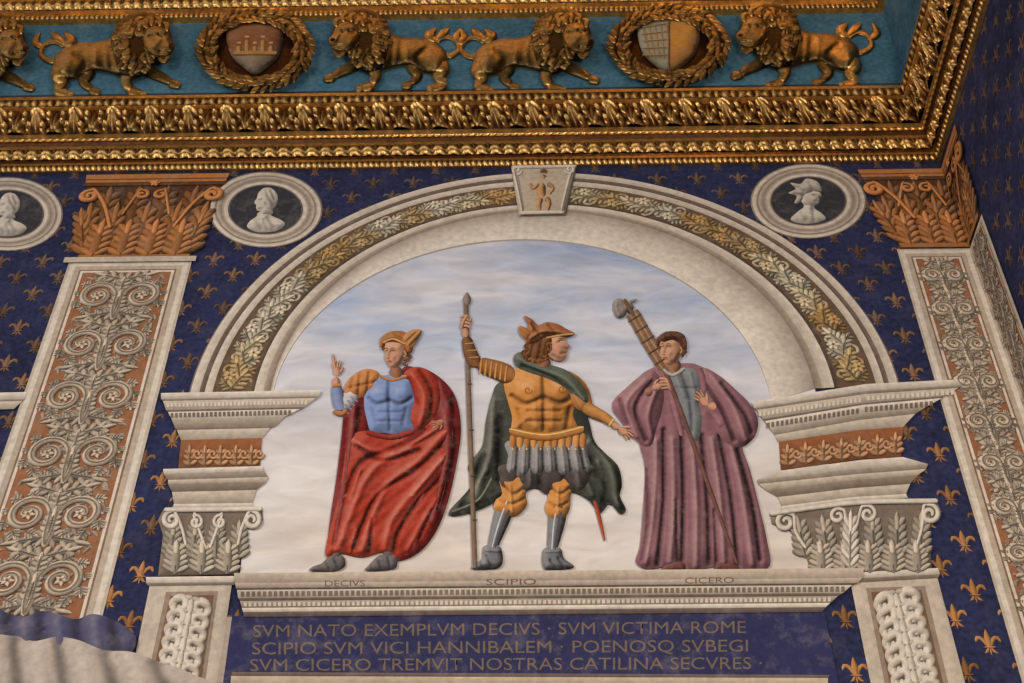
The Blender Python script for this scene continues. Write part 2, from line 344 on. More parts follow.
# ------------------------------------------------------------ pilasters
def rinceau(b,cx,z0,z1,hw,mp,cell=.42,o=.016,c=(186,168,148)):
    n=max(1,int(round((z1-z0)/cell))); cell=(z1-z0)/n; c=np.array(c,float)
    cx0=lambda x:float(np.clip(x,cx-hw*.95,cx+hw*.95))
    for i in range(int((z1-z0)*2*hw*330)):
        x=cx+rng.uniform(-.93,.93)*hw; z=rng.uniform(z0+.02,z1-.03); a=rng.uniform(0,6.28); l=.03
        ribbon(b,[(cx0(x-l*math.cos(a)),z-l*math.sin(a)),(cx0(x),z+.008),(cx0(x+l*math.cos(a)),z+l*math.sin(a))],[.005,.013,.004],c*rng.uniform(.68,.92),o-.001,mp=mp,h=.3,step=.02)
    for k in range(n):
        zc=z0+cell*(k+.5); 
        for s in(-1,1):
            R=min(hw*.43,cell*.42); X=cx+s*hw*.5
            a0=math.pi if s>0 else 0
            sp=spiral(X,zc,R,a0,1.55,.22,-s)
            ribbon(b,[(cx,zc-cell*.5),(cx+s*hw*.06,zc-cell*.3)]+sp,[.016,.024,.023,.02,.014],c*1.08,o+.004,mp=mp,h=.5,step=.02)
            ribbon(b,[(cx,zc-cell*.5),(cx+s*hw*.06,zc-cell*.3)]+sp,[.004],c*.6,o+.016,mp=mp,h=.1,step=.03,sh=0)
            for j in range(9):
                a=a0-s*j*2*math.pi/9; p=np.array([X+R*math.cos(a),zc+R*math.sin(a)]); d=np.array([math.cos(a-s*1.0),math.sin(a-s*1.0)])
                q=p+d*hw*.25; q[0]=cx0(q[0])
                leaf(b,p,q,.038,c*random.uniform(.85,1.08),o+.002,mp=mp,lobes=3)
                d2=np.array([math.cos(a-s*2.3),math.sin(a-s*2.3)]); rr_=R*(1-j/9*.5)
                p2=np.array([X+rr_*math.cos(a),zc+rr_*math.sin(a)])
                ribbon(b,[p2,p2+d2*hw*.14],[.011,.016],c*random.uniform(.8,1),o+.003,mp=mp,h=.5,step=.02)
            for j in range(5):
                a=j*math.pi/2.5; d=np.array([math.cos(a),math.sin(a)])
                ribbon(b,[(X,zc),(X+d[0]*R*.3,zc+d[1]*R*.3)],[.010,.019],c*1.12,o+.006,mp=mp,h=.5,step=.02)
            ribbon(b,[(X-.008,zc),(X+.008,zc)],[.011,.011],(140,92,64),o+.016,mp=mp,h=.4)
            leaf(b,(cx,zc+cell*.34),(cx+s*hw*.72,zc+cell*.5),.06,c*.97,o,mp=mp,lobes=3)
            leaf(b,(cx,zc-cell*.34),(cx+s*hw*.85,zc-cell*.46),.055,c*.92,o,mp=mp,lobes=3)
        leaf(b,(cx,zc-cell*.3),(cx,zc+cell*.12),.055,c*1.05,o+.003,mp=mp,lobes=4)
        leaf(b,(cx,zc+cell*.12),(cx,zc+cell*.42),.05,c,o+.003,mp=mp,lobes=3)
def panel(b,x0,x1,z0,z1,mp,fw,pc=OR):
    def rect(a,e,c_,d_,col,o): poly(b,[(a,c_),(e,c_),(e,d_),(a,d_)],col,o,mp)
    rect(x0,x1,z0,z1,CR,.010)
    for i,(k,col,o) in enumerate([(fw*.15,CRl,.0110),(fw*.45,(176,160,142),.0118),(fw*.75,(126,96,76),.0126),(fw*.85,CRl,.0134),(fw,pc,.0142)]):
        rect(x0+k,x1-k,z0+k,z1-k,col,o)
b=B()
xl=W(70,262)[0]; xr=W(193,259)[0]; zt=W(130,262)[1]; zb=W(60,640)[1]; zr=W(60,618)[1]; fw=.115
panel(b,xl,xr,zb-.3,zt,wm,fw)
rinceau(b,(xl+xr)/2,zr,zt-fw-.01,(xr-xl)/2-fw-.005,wm,cell=.44)
b.obj("painted_pilaster",FR)
b=B()
xl2=W(897,252)[0]; zt2=W(930,250)[1]
panel(b,xl2,XC-.004,zb-1.5,zt2,wm,.10)
rinceau(b,(xl2+.10+XC-.10)/2,zb-.3,zt2-.11,(XC-xl2)/2-.105,wm,cell=.3)
panel(b,.004,.30,zb-1.5,zt2,rm,.05)
rinceau(b,.152,zb-.3,zt2-.06,.095,rm,cell=.25)
b.obj("painted_corner_pilaster",FR)
def capital_or(b,x0,x1,zb,zt,mp,fl=.1,right=True,left=True):
    oc=np.array((156,100,56),float); w=x1-x0; H=zt-zb
    fL=fl if left else 0; fR=fl if right else 0
    poly(b,[(x0,zb),(x1,zb),(x1+fR*.3,zb+H*.55),(x1+fR,zt),(x0-fL,zt),(x0-fL*.3,zb+H*.55)],(80,50,34),.012,mp)
    n=max(2,int(round(w/.17)))
    for i in range(n):
        x=x0+w*(i+.5)/n
        leaf(b,(x,zb+H*.3),(x+(i-(n-1)/2)*.02,zb+H*.86),w/n*.55,oc*.8,.014,mp,lobes=5)
    for i in range(n+1):
        x=x0+w*i/n
        if (i==0 and not left) or (i==n and not right): continue
        x=np.clip(x,x0+.03,x1-.03)
        leaf(b,(x,zb+.03),(x+(i-n/2)*.035,zb+H*.66),w/n*.5,oc*.95,.018,mp,lobes=5)
    for i in range(n):
        x=x0+w*(i+.5)/n
        leaf(b,(x,zb+.02),(x,zb+H*.45),w/n*.55,oc*1.15,.022,mp,lobes=5)
    for t0,t1,k in((0,.05,1.0),(.9,1,1.1),(.86,.895,.6),(.93,.945,.7)):
        poly(b,[(x0-fL*t0,zb+H*t0),(x1+fR*t0,zb+H*t0),(x1+fR*t1,zb+H*t1),(x0-fL*t1,zb+H*t1)],oc*k,.026+(.001 if t0==.93 else 0),mp)
    for s,x,on in((-1,x0-fL*.5,left),(1,x1+fR*.5,right)):
        if on:
            leaf(b,(x-s*.10,zb+.05),(x-s*.0,zb+H*.6),.07,oc*1.05,.02,mp,lobes=5,bend=.05)
            ribbon(b,[(x-s*.22,zb+H*.35),(x-s*.13,zb+H*.62)]+spiral(x-s*.01,zb+H*.73,.065,math.pi/2+s*.3,1.5,.15,-s),[.012,.024,.025,.02,.012],oc*1.3,.032,mp=mp,h=.7)
    for s in(-1,1):
        ribbon(b,[(x0+w*.5+s*.16,zb+H*.5)]+spiral(x0+w*.5+s*.065,zb+H*.74,.05,math.pi/2-s*.5,1.2,.2,s),[.01,.018,.014],oc*1.25,.032,mp=mp,h=.7)
    for a in range(6):
        ribbon(b,[(x0+w/2,zb+H*.88),(x0+w/2+.035*math.cos(a*1.05),zb+H*.88+.035*math.sin(a*1.05))],[.012,.016],oc*1.35,.034,mp=mp)
b=B(); capital_or(b,W(80,258)[0],W(190,256)[0],zt,W(150,177)[1],wm,.14)
poly(b,[(xl-.03,zt-.03),(xr+.03,zt-.03),(xr+.03,zt+.02),(xl-.03,zt+.02)],CR,.03,wm)
b.obj("pilaster_capital",FR)
b=B(); capital_or(b,W(900,250)[0],XC-.01,zt2,W(900,172)[1],wm,.14,right=False)
b.obj("pilaster_capital",FR)
b=B(); capital_or(b,.03,.28,zt2,W(900,172)[1],rm,.12,left=False); b.obj("pilaster_capital",FR)
# ------------------------------------------------------------ medallions
def ell(cx,cy,rx,ry,n=48): return [(cx+rx*math.cos(t),cy+ry*math.sin(t)) for t in np.linspace(0,2*math.pi,n+1)]
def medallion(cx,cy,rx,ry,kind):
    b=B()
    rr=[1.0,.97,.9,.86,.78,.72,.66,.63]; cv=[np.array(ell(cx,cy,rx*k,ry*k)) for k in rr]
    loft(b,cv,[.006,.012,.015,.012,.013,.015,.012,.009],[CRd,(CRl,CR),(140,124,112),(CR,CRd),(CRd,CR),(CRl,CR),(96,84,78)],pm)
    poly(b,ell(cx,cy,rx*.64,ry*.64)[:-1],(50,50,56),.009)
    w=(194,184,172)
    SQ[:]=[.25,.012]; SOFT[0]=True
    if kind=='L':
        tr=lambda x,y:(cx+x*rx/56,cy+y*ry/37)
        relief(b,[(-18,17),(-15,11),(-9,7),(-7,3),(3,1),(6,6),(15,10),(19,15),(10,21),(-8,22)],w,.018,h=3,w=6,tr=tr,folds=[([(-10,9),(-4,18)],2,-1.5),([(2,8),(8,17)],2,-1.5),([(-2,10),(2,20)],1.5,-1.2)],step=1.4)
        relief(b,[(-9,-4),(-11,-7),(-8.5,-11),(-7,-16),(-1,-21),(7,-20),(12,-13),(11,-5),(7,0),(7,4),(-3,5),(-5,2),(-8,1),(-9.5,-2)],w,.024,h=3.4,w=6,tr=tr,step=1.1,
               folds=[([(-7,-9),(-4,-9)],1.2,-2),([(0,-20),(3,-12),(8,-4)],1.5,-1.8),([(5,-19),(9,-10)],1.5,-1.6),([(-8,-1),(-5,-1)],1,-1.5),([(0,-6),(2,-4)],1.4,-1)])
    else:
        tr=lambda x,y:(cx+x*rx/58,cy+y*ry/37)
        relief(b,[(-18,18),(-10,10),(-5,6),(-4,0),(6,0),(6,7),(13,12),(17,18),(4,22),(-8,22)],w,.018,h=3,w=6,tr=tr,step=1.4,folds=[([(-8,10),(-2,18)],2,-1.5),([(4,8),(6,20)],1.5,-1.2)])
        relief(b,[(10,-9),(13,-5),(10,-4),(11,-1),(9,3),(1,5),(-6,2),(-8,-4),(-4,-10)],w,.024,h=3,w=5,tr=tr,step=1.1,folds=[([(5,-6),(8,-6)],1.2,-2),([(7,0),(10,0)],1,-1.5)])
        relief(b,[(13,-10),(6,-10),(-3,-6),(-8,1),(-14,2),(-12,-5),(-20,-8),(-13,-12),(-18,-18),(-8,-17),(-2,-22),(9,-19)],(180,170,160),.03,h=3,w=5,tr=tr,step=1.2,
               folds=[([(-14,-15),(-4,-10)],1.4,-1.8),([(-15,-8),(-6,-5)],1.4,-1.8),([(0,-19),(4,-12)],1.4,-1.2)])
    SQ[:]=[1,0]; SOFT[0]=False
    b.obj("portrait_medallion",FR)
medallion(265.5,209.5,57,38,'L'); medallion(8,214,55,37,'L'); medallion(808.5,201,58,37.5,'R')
# ------------------------------------------------------------ imposts and piers
def dent(b,p0,p1,n,h,o,col,mp=pm):
    p0=np.array(p0,float);p1=np.array(p1,float)
    for i in range(n):
        a=p0+(p1-p0)*(i+.15)/n; e_=p0+(p1-p0)*(i+.75)/n
        poly(b,[a,e_,e_+[0,h],a+[0,h]],col,o,mp)
SQ[:]=[.5,.012]
def capg(b,body,col=(112,98,86)):
    relief(b,body,np.array(col),.018,h=1.5,w=5,sm=False,step=3)
def guilloche(b,a,e_,amp,per,o):
    a=np.array(a,float);e_=np.array(e_,float);L=np.linalg.norm(e_-a);d=(e_-a)/L;n=np.array([-d[1],d[0]])
    s=per*.25
    while s<L:
        c=a+d*s
        for q in(-1,1):
            p=c+n*q*amp*.5
            ribbon(b,spiral(p[0],p[1],amp*.5,math.pi/2,1.25,.2,q,n=12),[amp*.2,amp*.24,amp*.15],CRl,o,step=1.6)
            ribbon(b,[c-d*per*.35,c-d*per*.1+n*q*amp*.9,c+d*per*.2+n*q*amp*1.0],[amp*.15,amp*.2,amp*.12],CR,o+.002,step=2)
        ribbon(b,[c-d*per*.3,c+d*per*.25],[amp*.18,amp*.26],CRl,o+.004); s+=per*.5
cols=[CRl,CRd,CR,(112,98,86),CRl,(156,142,128),(122,106,94),CR]
offs=[.05,.048,.044,.038,.036,.03,.028,.024,.02]
b=B()
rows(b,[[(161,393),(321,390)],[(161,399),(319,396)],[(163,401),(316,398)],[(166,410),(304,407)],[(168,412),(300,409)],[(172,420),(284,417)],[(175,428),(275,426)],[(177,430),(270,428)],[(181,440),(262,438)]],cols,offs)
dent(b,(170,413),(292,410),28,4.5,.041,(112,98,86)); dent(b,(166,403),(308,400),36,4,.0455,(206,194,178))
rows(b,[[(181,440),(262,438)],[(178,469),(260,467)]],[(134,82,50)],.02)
for i in range(5):
    x=190+i*15.5; leaf(b,(x,466),(x,445),7,(184,134,94),.024,lobes=3); 
    ribbon(b,spiral(x+7.5,454,5,0,1.2,.2,1,n=10),[1.3],(190,144,106),.028)
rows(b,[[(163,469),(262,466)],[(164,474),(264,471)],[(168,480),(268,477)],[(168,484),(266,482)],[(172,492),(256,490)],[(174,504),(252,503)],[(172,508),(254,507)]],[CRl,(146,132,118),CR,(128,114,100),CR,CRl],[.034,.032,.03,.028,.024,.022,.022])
capg(b,[(164,508),(262,507),(263,520),(243,530),(238,574),(158,576),(163,535),(158,520)])
LC=(180,166,148)
for i in range(4):
    x=172+i*22; leaf(b,(x,560),(x+2,520),11,np.array(LC)*.88,.024,lobes=5)
for i in range(3):
    x=175+i*26; leaf(b,(x,574),(x+2,540),13,LC,.028,lobes=5)
for s,x in((-1,172),(1,252)):
    ribbon(b,[(x-s*14,545),(x-s*10,528)]+spiral(x,520,9,-math.pi/2-s*.3,1.5,.2,s),[1.5,2.8,2.8,2,1.5],CRl,.036)
for s in(-1,1): ribbon(b,[(208+s*2,548)]+spiral(208+s*12,522,7,-math.pi/2+s*.3,1.3,.2,-s),[1.4,2.2,1.5],CRl,.036)
ribbon(b,[(164,510),(262,509)],[2.6],CRl,.038)
rows(b,[[(146,577),(236,576)],[(146,583),(236,582)],[(148,586),(234,585)]],[CRl,(124,110,98)],.022)
relief(b,[(150,584),(232,583),(216,690),(128,690)],CR,.016,h=.6,w=3,sm=False,step=4)
poly(b,[(166,592),(218,591),(204,690),(145,690)],(140,122,106),.021); poly(b,[(170,596),(214,595),(200,690),(149,690)],BRN,.022)
guilloche(b,(192,600),(174,692),19,26,.024)
b.obj("painted_pier",FR)
b=B()
rows(b,[[(752,402),(866,384),(966,379)],[(754,408),(866,391),(963,385)],[(757,410),(865,394),(958,388)],[(763,419),(863,403),(945,396)],[(765,421),(862,405),(942,398)],[(771,430),(860,414),(926,407)],[(775,435),(859,420),(915,414)],[(778,442),(858,430),(903,427)]],
     [CRl,CRd,CR,(112,98,86),CRl,(150,136,122),CR],[.05,.048,.044,.038,.036,.03,.028,.022])
dent(b,(766,423),(860,408),20,5,.041,(112,98,86)); dent(b,(864,407),(934,401),14,5,.041,(112,98,86))
dent(b,(758,412),(862,397),24,4.5,.0455,(206,194,178)); dent(b,(866,396),(955,390),18,4.5,.0455,(206,194,178))
rows(b,[[(779,442),(858,430),(903,427)],[(781,470),(860,459),(901,457)]],[(134,82,50)],.02)
for i in range(7):
    x=788+i*18; y=466-i*2; leaf(b,(x,y),(x,y-22),8,(184,134,94),.024,lobes=3)
    if i<6: ribbon(b,spiral(x+9,y-12,5,0,1.2,.2,1,n=10),[1.4],(190,144,106),.028)
rows(b,[[(778,471),(860,460),(903,457)],[(757,480),(858,469),(928,464)],[(759,484),(858,474),(926,469)],[(766,490),(856,480),(918,475)],[(778,497),(855,488),(910,484)],[(782,506),(854,497),(906,494)],[(780,511),(854,501),(908,498)]],
     [CRl,(146,132,118),CR,(128,114,100),CR,CRl],[.026,.036,.034,.03,.026,.022,.022])
capg(b,[(770,514),(854,502),(936,500),(942,512),(928,526),(932,570),(812,575),(800,535),(772,524)])
for i in range(6):
    x=806+i*23; leaf(b,(x,558),(x-3+(i-3)*2,516-i),11,np.array(LC)*.88,.024,lobes=5)
for i in range(5):
    x=822+i*24; leaf(b,(x,573),(x-2,540),13,LC,.028,lobes=5)
leaf(b,(850,570),(851,510),9,CRl,.034,lobes=6)
ribbon(b,[(806,548),(796,532)]+spiral(786,522,10,-.6,1.4,.2,-1),[1.5,2.8,2.6,1.6],CRl,.036)
ribbon(b,[(916,548),(922,528)]+spiral(930,514,10,-2.2,1.5,.2,1),[1.5,2.8,2.6,1.6],CRl,.036)
ribbon(b,[(848,530)]+spiral(838,516,8,-.6,1.3,.2,-1),[1.5,2.4,1.6],CRl,.038); ribbon(b,[(856,530)]+spiral(868,514,9,-2.4,1.4,.2,1),[1.5,2.4,1.6],CRl,.038)
ribbon(b,[(770,514),(854,503),(938,501)],[2.6],CRl,.042)
rows(b,[[(846,573),(938,568)],[(847,579),(940,574)],[(850,583),(938,578)]],[CRl,(124,110,98)],.022)
relief(b,[(850,580),(937,576),(967,690),(872,690)],CR,.016,h=.6,w=3,sm=False,step=4)
poly(b,[(866,588),(925,586),(950,690),(886,690)],(140,122,106),.021); poly(b,[(871,592),(921,590),(945,690),(891,690)],BRN,.022)
guilloche(b,(896,594),(918,692),21,26,.024)
b.obj("painted_pier",FR)
b=B(); rows(b,[[(-20,393),(27,392)],[(-20,400),(25,399)],[(-20,402),(22,401)],[(-20,410),(14,409)]],[CRl,CRd,CR],.02); b.obj("painted_moulding",FR)
# ------------------------------------------------------------ ledge, inscription
b=B()
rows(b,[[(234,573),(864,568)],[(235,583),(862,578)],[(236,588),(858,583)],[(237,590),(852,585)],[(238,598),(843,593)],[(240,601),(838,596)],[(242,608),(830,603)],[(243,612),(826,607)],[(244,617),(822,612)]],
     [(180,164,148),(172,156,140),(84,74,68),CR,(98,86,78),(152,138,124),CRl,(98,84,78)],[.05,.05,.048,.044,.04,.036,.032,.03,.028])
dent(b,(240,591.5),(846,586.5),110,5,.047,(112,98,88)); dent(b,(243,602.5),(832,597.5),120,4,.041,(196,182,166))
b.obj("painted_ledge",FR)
b=B()
poly(b,[(232,616),(824,611),(840,690),(220,690)],(44,45,80),.014)
poly(b,[(213,617),(232,617),(222,690),(200,690)],(160,144,134),.016) 
rows(b,[[(232,672),(830,675)],[(231,676),(828,678)],[(230,690),(828,690)]],[(106,90,84),(174,156,136)],.02)
b.obj("inscription_panel",FR)
SQ[:]=[1,0]
def text(b,s,xl,xr,yl,yr,h,col,o):
    cu=bpy.data.curves.new("t",'FONT'); cu.body=s; cu.resolution_u=3; ob=bpy.data.objects.new("t",cu); sc.collection.objects.link(ob)
    bpy.context.view_layer.update(); me=bpy.data.meshes.new_from_object(ob.evaluated_get(bpy.context.evaluated_depsgraph_get()))
    V=np.array([tuple(v.co) for v in me.vertices]); f=[tuple(p.vertices) for p in me.polygons]
    u=(V[:,0]-V[:,0].min())/(V[:,0].max()-V[:,0].min()); w=V[:,1]/.69
    x=xl+(xr-xl)*u; y=yl+(yr-yl)*u-w*h
    b.add(pm(x,y,np.full(len(x),o)),f,col); bpy.data.objects.remove(ob); bpy.data.curves.remove(cu); bpy.data.meshes.remove(me)
b=B(); tcx=(108,92,78)
text(b,"SVM NATO EXEMPLVM DECIVS · SVM VICTIMA ROME",253,746,637,633,12,tcx,.0145)
text(b,"SCIPIO SVM VICI HANNIBALEM · POENOSQ SVBEGI",252,748,654.5,651.5,12,tcx,.0145)
text(b,"SVM CICERO TREMVIT NOSTRAS CATILINA SECVRES ·",250,762,671,669,12,tcx,.0145)
oo=.012+.5*.038+.0008
text(b,"DECIVS",325,365,586.5,586,6,(104,84,70),oo); text(b,"SCIPIO",486,536,585,584.5,6,(104,84,70),oo); text(b,"CICERO",685,734,583.5,583,6,(104,84,70),oo)
b.obj("painted_inscription",FR)
# faded drapery at the lower left corner (flat painting)
SQ[:]=[.12,.045]; SOFT[0]=True
b=B()
relief(b,[(-12,608),(8,613),(24,617),(40,611),(58,614),(76,619),(92,614),(110,618),(124,626),(136,638),(128,654),(90,658),(50,656),(-12,654)],(74,72,100),.03,h=4,w=12,step=2.5,
  folds=[([(8,612),(10,645)],5,-3),([(24,614),(26,645)],5,2.4),([(40,611),(43,648)],5,-3),([(58,614),(60,648)],5,2.4),([(76,616),(79,650)],5,-3),([(94,614),(98,652)],5,2.4),([(112,620),(118,652)],5,-3)])
relief(b,[(-12,640),(14,636),(34,641),(56,637),(78,640),(104,650),(132,652),(162,663),(186,671),(206,692),(-12,692)],(172,158,148),.05,h=4,w=14,step=2.5,
  folds=[([(14,638),(20,690)],6,-3),([(36,640),(42,690)],6,2.4),([(58,640),(66,690)],6,-3),([(80,642),(90,690)],6,2.4),([(104,650),(116,690)],6,-3),([(130,654),(142,690)],6,2.4),([(154,662),(168,690)],6,-3)])
b.obj("painted_drapery",FR)
# ------------------------------------------------------------ FIGURES (fresco)
SQ[:]=[.07,.022]
SK=(194,142,114); SKd=(150,100,78)
def hand(b,c,ang,s,o,col=SK,curl=0.0,spread=.16,thumb=1,grip=False):
    """palm + five fingers, ang = direction of the fingers (image plane)"""
    c=np.array(c,float); d=np.array([math.cos(ang),math.sin(ang)]); n=np.array([-d[1],d[0]])
    ribbon(b,[c-d*s*.5,c,c+d*s*.45],[s*.32,s*.42,s*.40],col,o,step=1,h=.7)
    Ls=[.72,.85,.8,.62]
    for i in range(4):
        k=(i-1.5)*thumb*-1
        base=c+d*s*.35+n*k*s*.21; a=ang+(-thumb)*(i-1.5)*spread
        e1=base+np.array([math.cos(a),math.sin(a)])*s*Ls[i]*.5
        a2=a+curl; e2=e1+np.array([math.cos(a2),math.sin(a2)])*s*Ls[i]*.5
        if grip: e2=e1-np.array([math.cos(a),math.sin(a)])*s*.18
        ribbon(b,[base,e1,e2],[s*.115,s*.105,s*.075],np.array(col)*(1.04 if i%2 else .95),o+.003+.0006*i,step=.8,h=.8,sh=1.3)
    tb=c-d*s*.15+n*thumb*s*.3; a=ang+thumb*.75
    t1=tb+np.array([math.cos(a),math.sin(a)])*s*.4; t2=t1+np.array([math.cos(a-thumb*.4),math.sin(a-thumb*.4)])*s*.3
    ribbon(b,[tb,t1,t2],[s*.15,s*.13,s*.08],np.array(col)*1.03,o+.004,step=.8,h=.8,sh=1.2)
def face3q(b,cx,cy,rx,ry,o,dirx,col=SK):
    q=lambda x,y:(cx+dirx*x*rx,cy+y*ry)
    relief(b,[q(-.95,-.3),q(-.7,-.95),q(0,-1.1),q(.7,-.95),q(.93,-.35),q(.84,-.1),q(.88,.25),q(.66,.75),q(.3,1.06),q(-.15,1.02),q(-.65,.65),q(-.9,.2)],col,o,h=5,w=9,step=.9,sh=.9,
       folds=[([q(.5,-.15),q(.58,.22)],1.4,1.2),([q(.02,-.17),q(.32,-.2)],1.8,-1.5),([q(.62,-.18),q(.85,-.16)],1.4,-1.4),([q(.3,.7),q(.6,.7)],1.3,-.9),([q(-.05,.3),q(.05,.5)],1.5,-.6),([q(-.55,.15),q(-.35,.6)],2.5,.5),([q(.36,.88),q(.48,.88)],1.9,.9),([q(-.4,-.6),q(.5,-.65)],1.9,.6),([q(.4,-.1),q(.42,.2)],1.2,-1.1),([q(-.7,.3),q(-.3,.9)],1.8,-1.1)])
    for x0,x1 in((.06,.34),(.62,.82)):
        ribbon(b,[q(x0,-.17),q((x0+x1)/2,-.2),q(x1,-.16)],[.3,.5,.3],(196,170,150),o+.024,step=.6,h=.2,sh=0)
        ribbon(b,[q((x0+x1)/2-.01,-.19),q((x0+x1)/2+.05,-.19)],[.5,.5],(66,42,34),o+.026,step=.5,h=.2,sh=0)
        ribbon(b,[q(x0-.04,-.2),q((x0+x1)/2,-.27),q(x1+.04,-.2)],[.2,.32,.2],(104,66,50),o+.026,step=.6,h=.2,sh=0)
        ribbon(b,[q(x0-.06,-.38),q((x0+x1)/2,-.46),q(x1+.04,-.38)],[.3,.45,.3],(120,78,58),o+.024,step=.6,h=.3,sh=.2)
    ribbon(b,[q(.52,-.28),q(.6,.02),q(.63,.2)],[.4,.6,1.0],tone(col,1.12),o+.026,step=.7,h=.8)
    ribbon(b,[q(.44,.29),q(.56,.32),q(.7,.27)],[.3,.4,.3],np.array(col)*.62,o+.028,step=.6,h=.2,sh=0)
    ribbon(b,[q(.28,.55),q(.48,.52),q(.66,.55)],[.3,.6,.3],(158,88,74),o+.024,step=.6,h=.4)
    ribbon(b,[q(.26,.55),q(.66,.55)],[.2,.2],(110,58,50),o+.028,step=.8,h=.2,sh=0)
    ribbon(b,[q(-.78,-.25),q(-.9,0),q(-.76,.25)],[1.3,1.5,1],np.array(col)*.93,o+.02,step=.8); ribbon(b,[q(-.78,-.1),q(-.8,.12)],[.5,.4],np.array(col)*.55,o+.028,step=.6,h=.2,sh=0)
def curls(b,pts,r,col,o,n):
    P=cr(pts,False,2)
    for i in range(n):
        p=P[int(i*(len(P)-1)/max(n-1,1))][:2]+rng.uniform(-.8,.8,2)
        ribbon(b,spiral(p[0],p[1],r,rng.uniform(0,6),.9,.2,n=8),[r*.42],np.array(col)*rng.uniform(.75,1.25),o,step=.8)
# ---- Decius
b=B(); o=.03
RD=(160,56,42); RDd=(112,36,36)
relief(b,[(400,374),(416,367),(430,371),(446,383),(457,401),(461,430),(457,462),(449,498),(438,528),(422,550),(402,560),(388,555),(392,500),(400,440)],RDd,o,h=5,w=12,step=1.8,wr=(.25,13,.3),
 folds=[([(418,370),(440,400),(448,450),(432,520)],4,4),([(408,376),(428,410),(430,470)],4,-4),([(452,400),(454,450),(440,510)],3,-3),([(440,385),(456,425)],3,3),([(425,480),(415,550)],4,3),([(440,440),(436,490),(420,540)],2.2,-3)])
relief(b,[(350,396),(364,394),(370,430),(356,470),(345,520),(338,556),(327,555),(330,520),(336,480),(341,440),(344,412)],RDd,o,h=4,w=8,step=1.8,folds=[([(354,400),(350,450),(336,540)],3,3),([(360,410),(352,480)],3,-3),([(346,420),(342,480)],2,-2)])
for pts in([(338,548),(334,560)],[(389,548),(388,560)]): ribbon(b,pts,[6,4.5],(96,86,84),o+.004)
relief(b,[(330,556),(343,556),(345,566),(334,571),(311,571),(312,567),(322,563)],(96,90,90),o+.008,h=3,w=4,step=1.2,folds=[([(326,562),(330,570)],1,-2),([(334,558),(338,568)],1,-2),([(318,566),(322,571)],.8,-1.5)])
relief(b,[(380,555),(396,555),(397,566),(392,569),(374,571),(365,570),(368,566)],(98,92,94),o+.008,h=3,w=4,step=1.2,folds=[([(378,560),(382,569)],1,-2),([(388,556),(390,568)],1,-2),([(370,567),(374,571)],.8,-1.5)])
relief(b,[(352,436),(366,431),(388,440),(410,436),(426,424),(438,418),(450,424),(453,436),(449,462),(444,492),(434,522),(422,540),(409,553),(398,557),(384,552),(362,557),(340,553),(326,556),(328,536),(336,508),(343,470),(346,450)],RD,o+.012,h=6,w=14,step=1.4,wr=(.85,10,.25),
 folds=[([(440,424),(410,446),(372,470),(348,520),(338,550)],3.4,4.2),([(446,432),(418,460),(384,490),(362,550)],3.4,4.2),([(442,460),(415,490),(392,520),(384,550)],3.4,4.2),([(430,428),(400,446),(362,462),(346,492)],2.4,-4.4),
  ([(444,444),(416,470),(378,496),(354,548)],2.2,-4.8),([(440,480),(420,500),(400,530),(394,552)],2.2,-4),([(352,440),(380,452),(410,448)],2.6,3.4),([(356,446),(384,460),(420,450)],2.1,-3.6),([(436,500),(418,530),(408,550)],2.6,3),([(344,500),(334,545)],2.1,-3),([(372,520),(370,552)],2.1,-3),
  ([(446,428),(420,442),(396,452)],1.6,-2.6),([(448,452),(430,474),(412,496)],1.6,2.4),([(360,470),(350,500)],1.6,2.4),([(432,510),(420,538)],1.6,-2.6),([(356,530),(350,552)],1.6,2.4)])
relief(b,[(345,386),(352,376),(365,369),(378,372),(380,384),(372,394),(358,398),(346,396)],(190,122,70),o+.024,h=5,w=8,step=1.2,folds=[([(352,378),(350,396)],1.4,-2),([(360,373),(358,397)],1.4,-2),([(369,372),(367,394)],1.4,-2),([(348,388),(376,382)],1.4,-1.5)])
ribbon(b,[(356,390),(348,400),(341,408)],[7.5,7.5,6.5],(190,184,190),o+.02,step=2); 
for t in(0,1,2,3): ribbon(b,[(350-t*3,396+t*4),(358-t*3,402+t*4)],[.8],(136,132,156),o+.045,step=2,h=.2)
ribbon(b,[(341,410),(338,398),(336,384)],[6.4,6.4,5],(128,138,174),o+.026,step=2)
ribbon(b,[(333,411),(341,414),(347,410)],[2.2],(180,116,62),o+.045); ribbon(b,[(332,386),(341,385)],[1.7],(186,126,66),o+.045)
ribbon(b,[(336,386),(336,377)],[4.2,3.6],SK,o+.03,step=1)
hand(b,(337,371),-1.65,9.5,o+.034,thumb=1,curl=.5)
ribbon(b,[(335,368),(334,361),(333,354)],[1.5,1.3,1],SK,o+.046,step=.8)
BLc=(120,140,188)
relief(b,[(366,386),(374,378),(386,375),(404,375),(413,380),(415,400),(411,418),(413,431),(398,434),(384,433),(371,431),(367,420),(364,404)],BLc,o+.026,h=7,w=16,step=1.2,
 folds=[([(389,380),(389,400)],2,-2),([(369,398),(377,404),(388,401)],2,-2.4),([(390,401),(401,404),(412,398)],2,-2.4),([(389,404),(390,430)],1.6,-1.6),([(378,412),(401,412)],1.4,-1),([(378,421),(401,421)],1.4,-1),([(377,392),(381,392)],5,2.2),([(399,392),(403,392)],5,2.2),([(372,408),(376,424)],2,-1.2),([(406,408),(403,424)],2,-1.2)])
ribbon(b,[(380,376),(392,380),(407,376)],[1.5],(180,124,70),o+.062); ribbon(b,[(366,432),(390,437),(414,431)],[2.6],(142,50,40),o+.062)
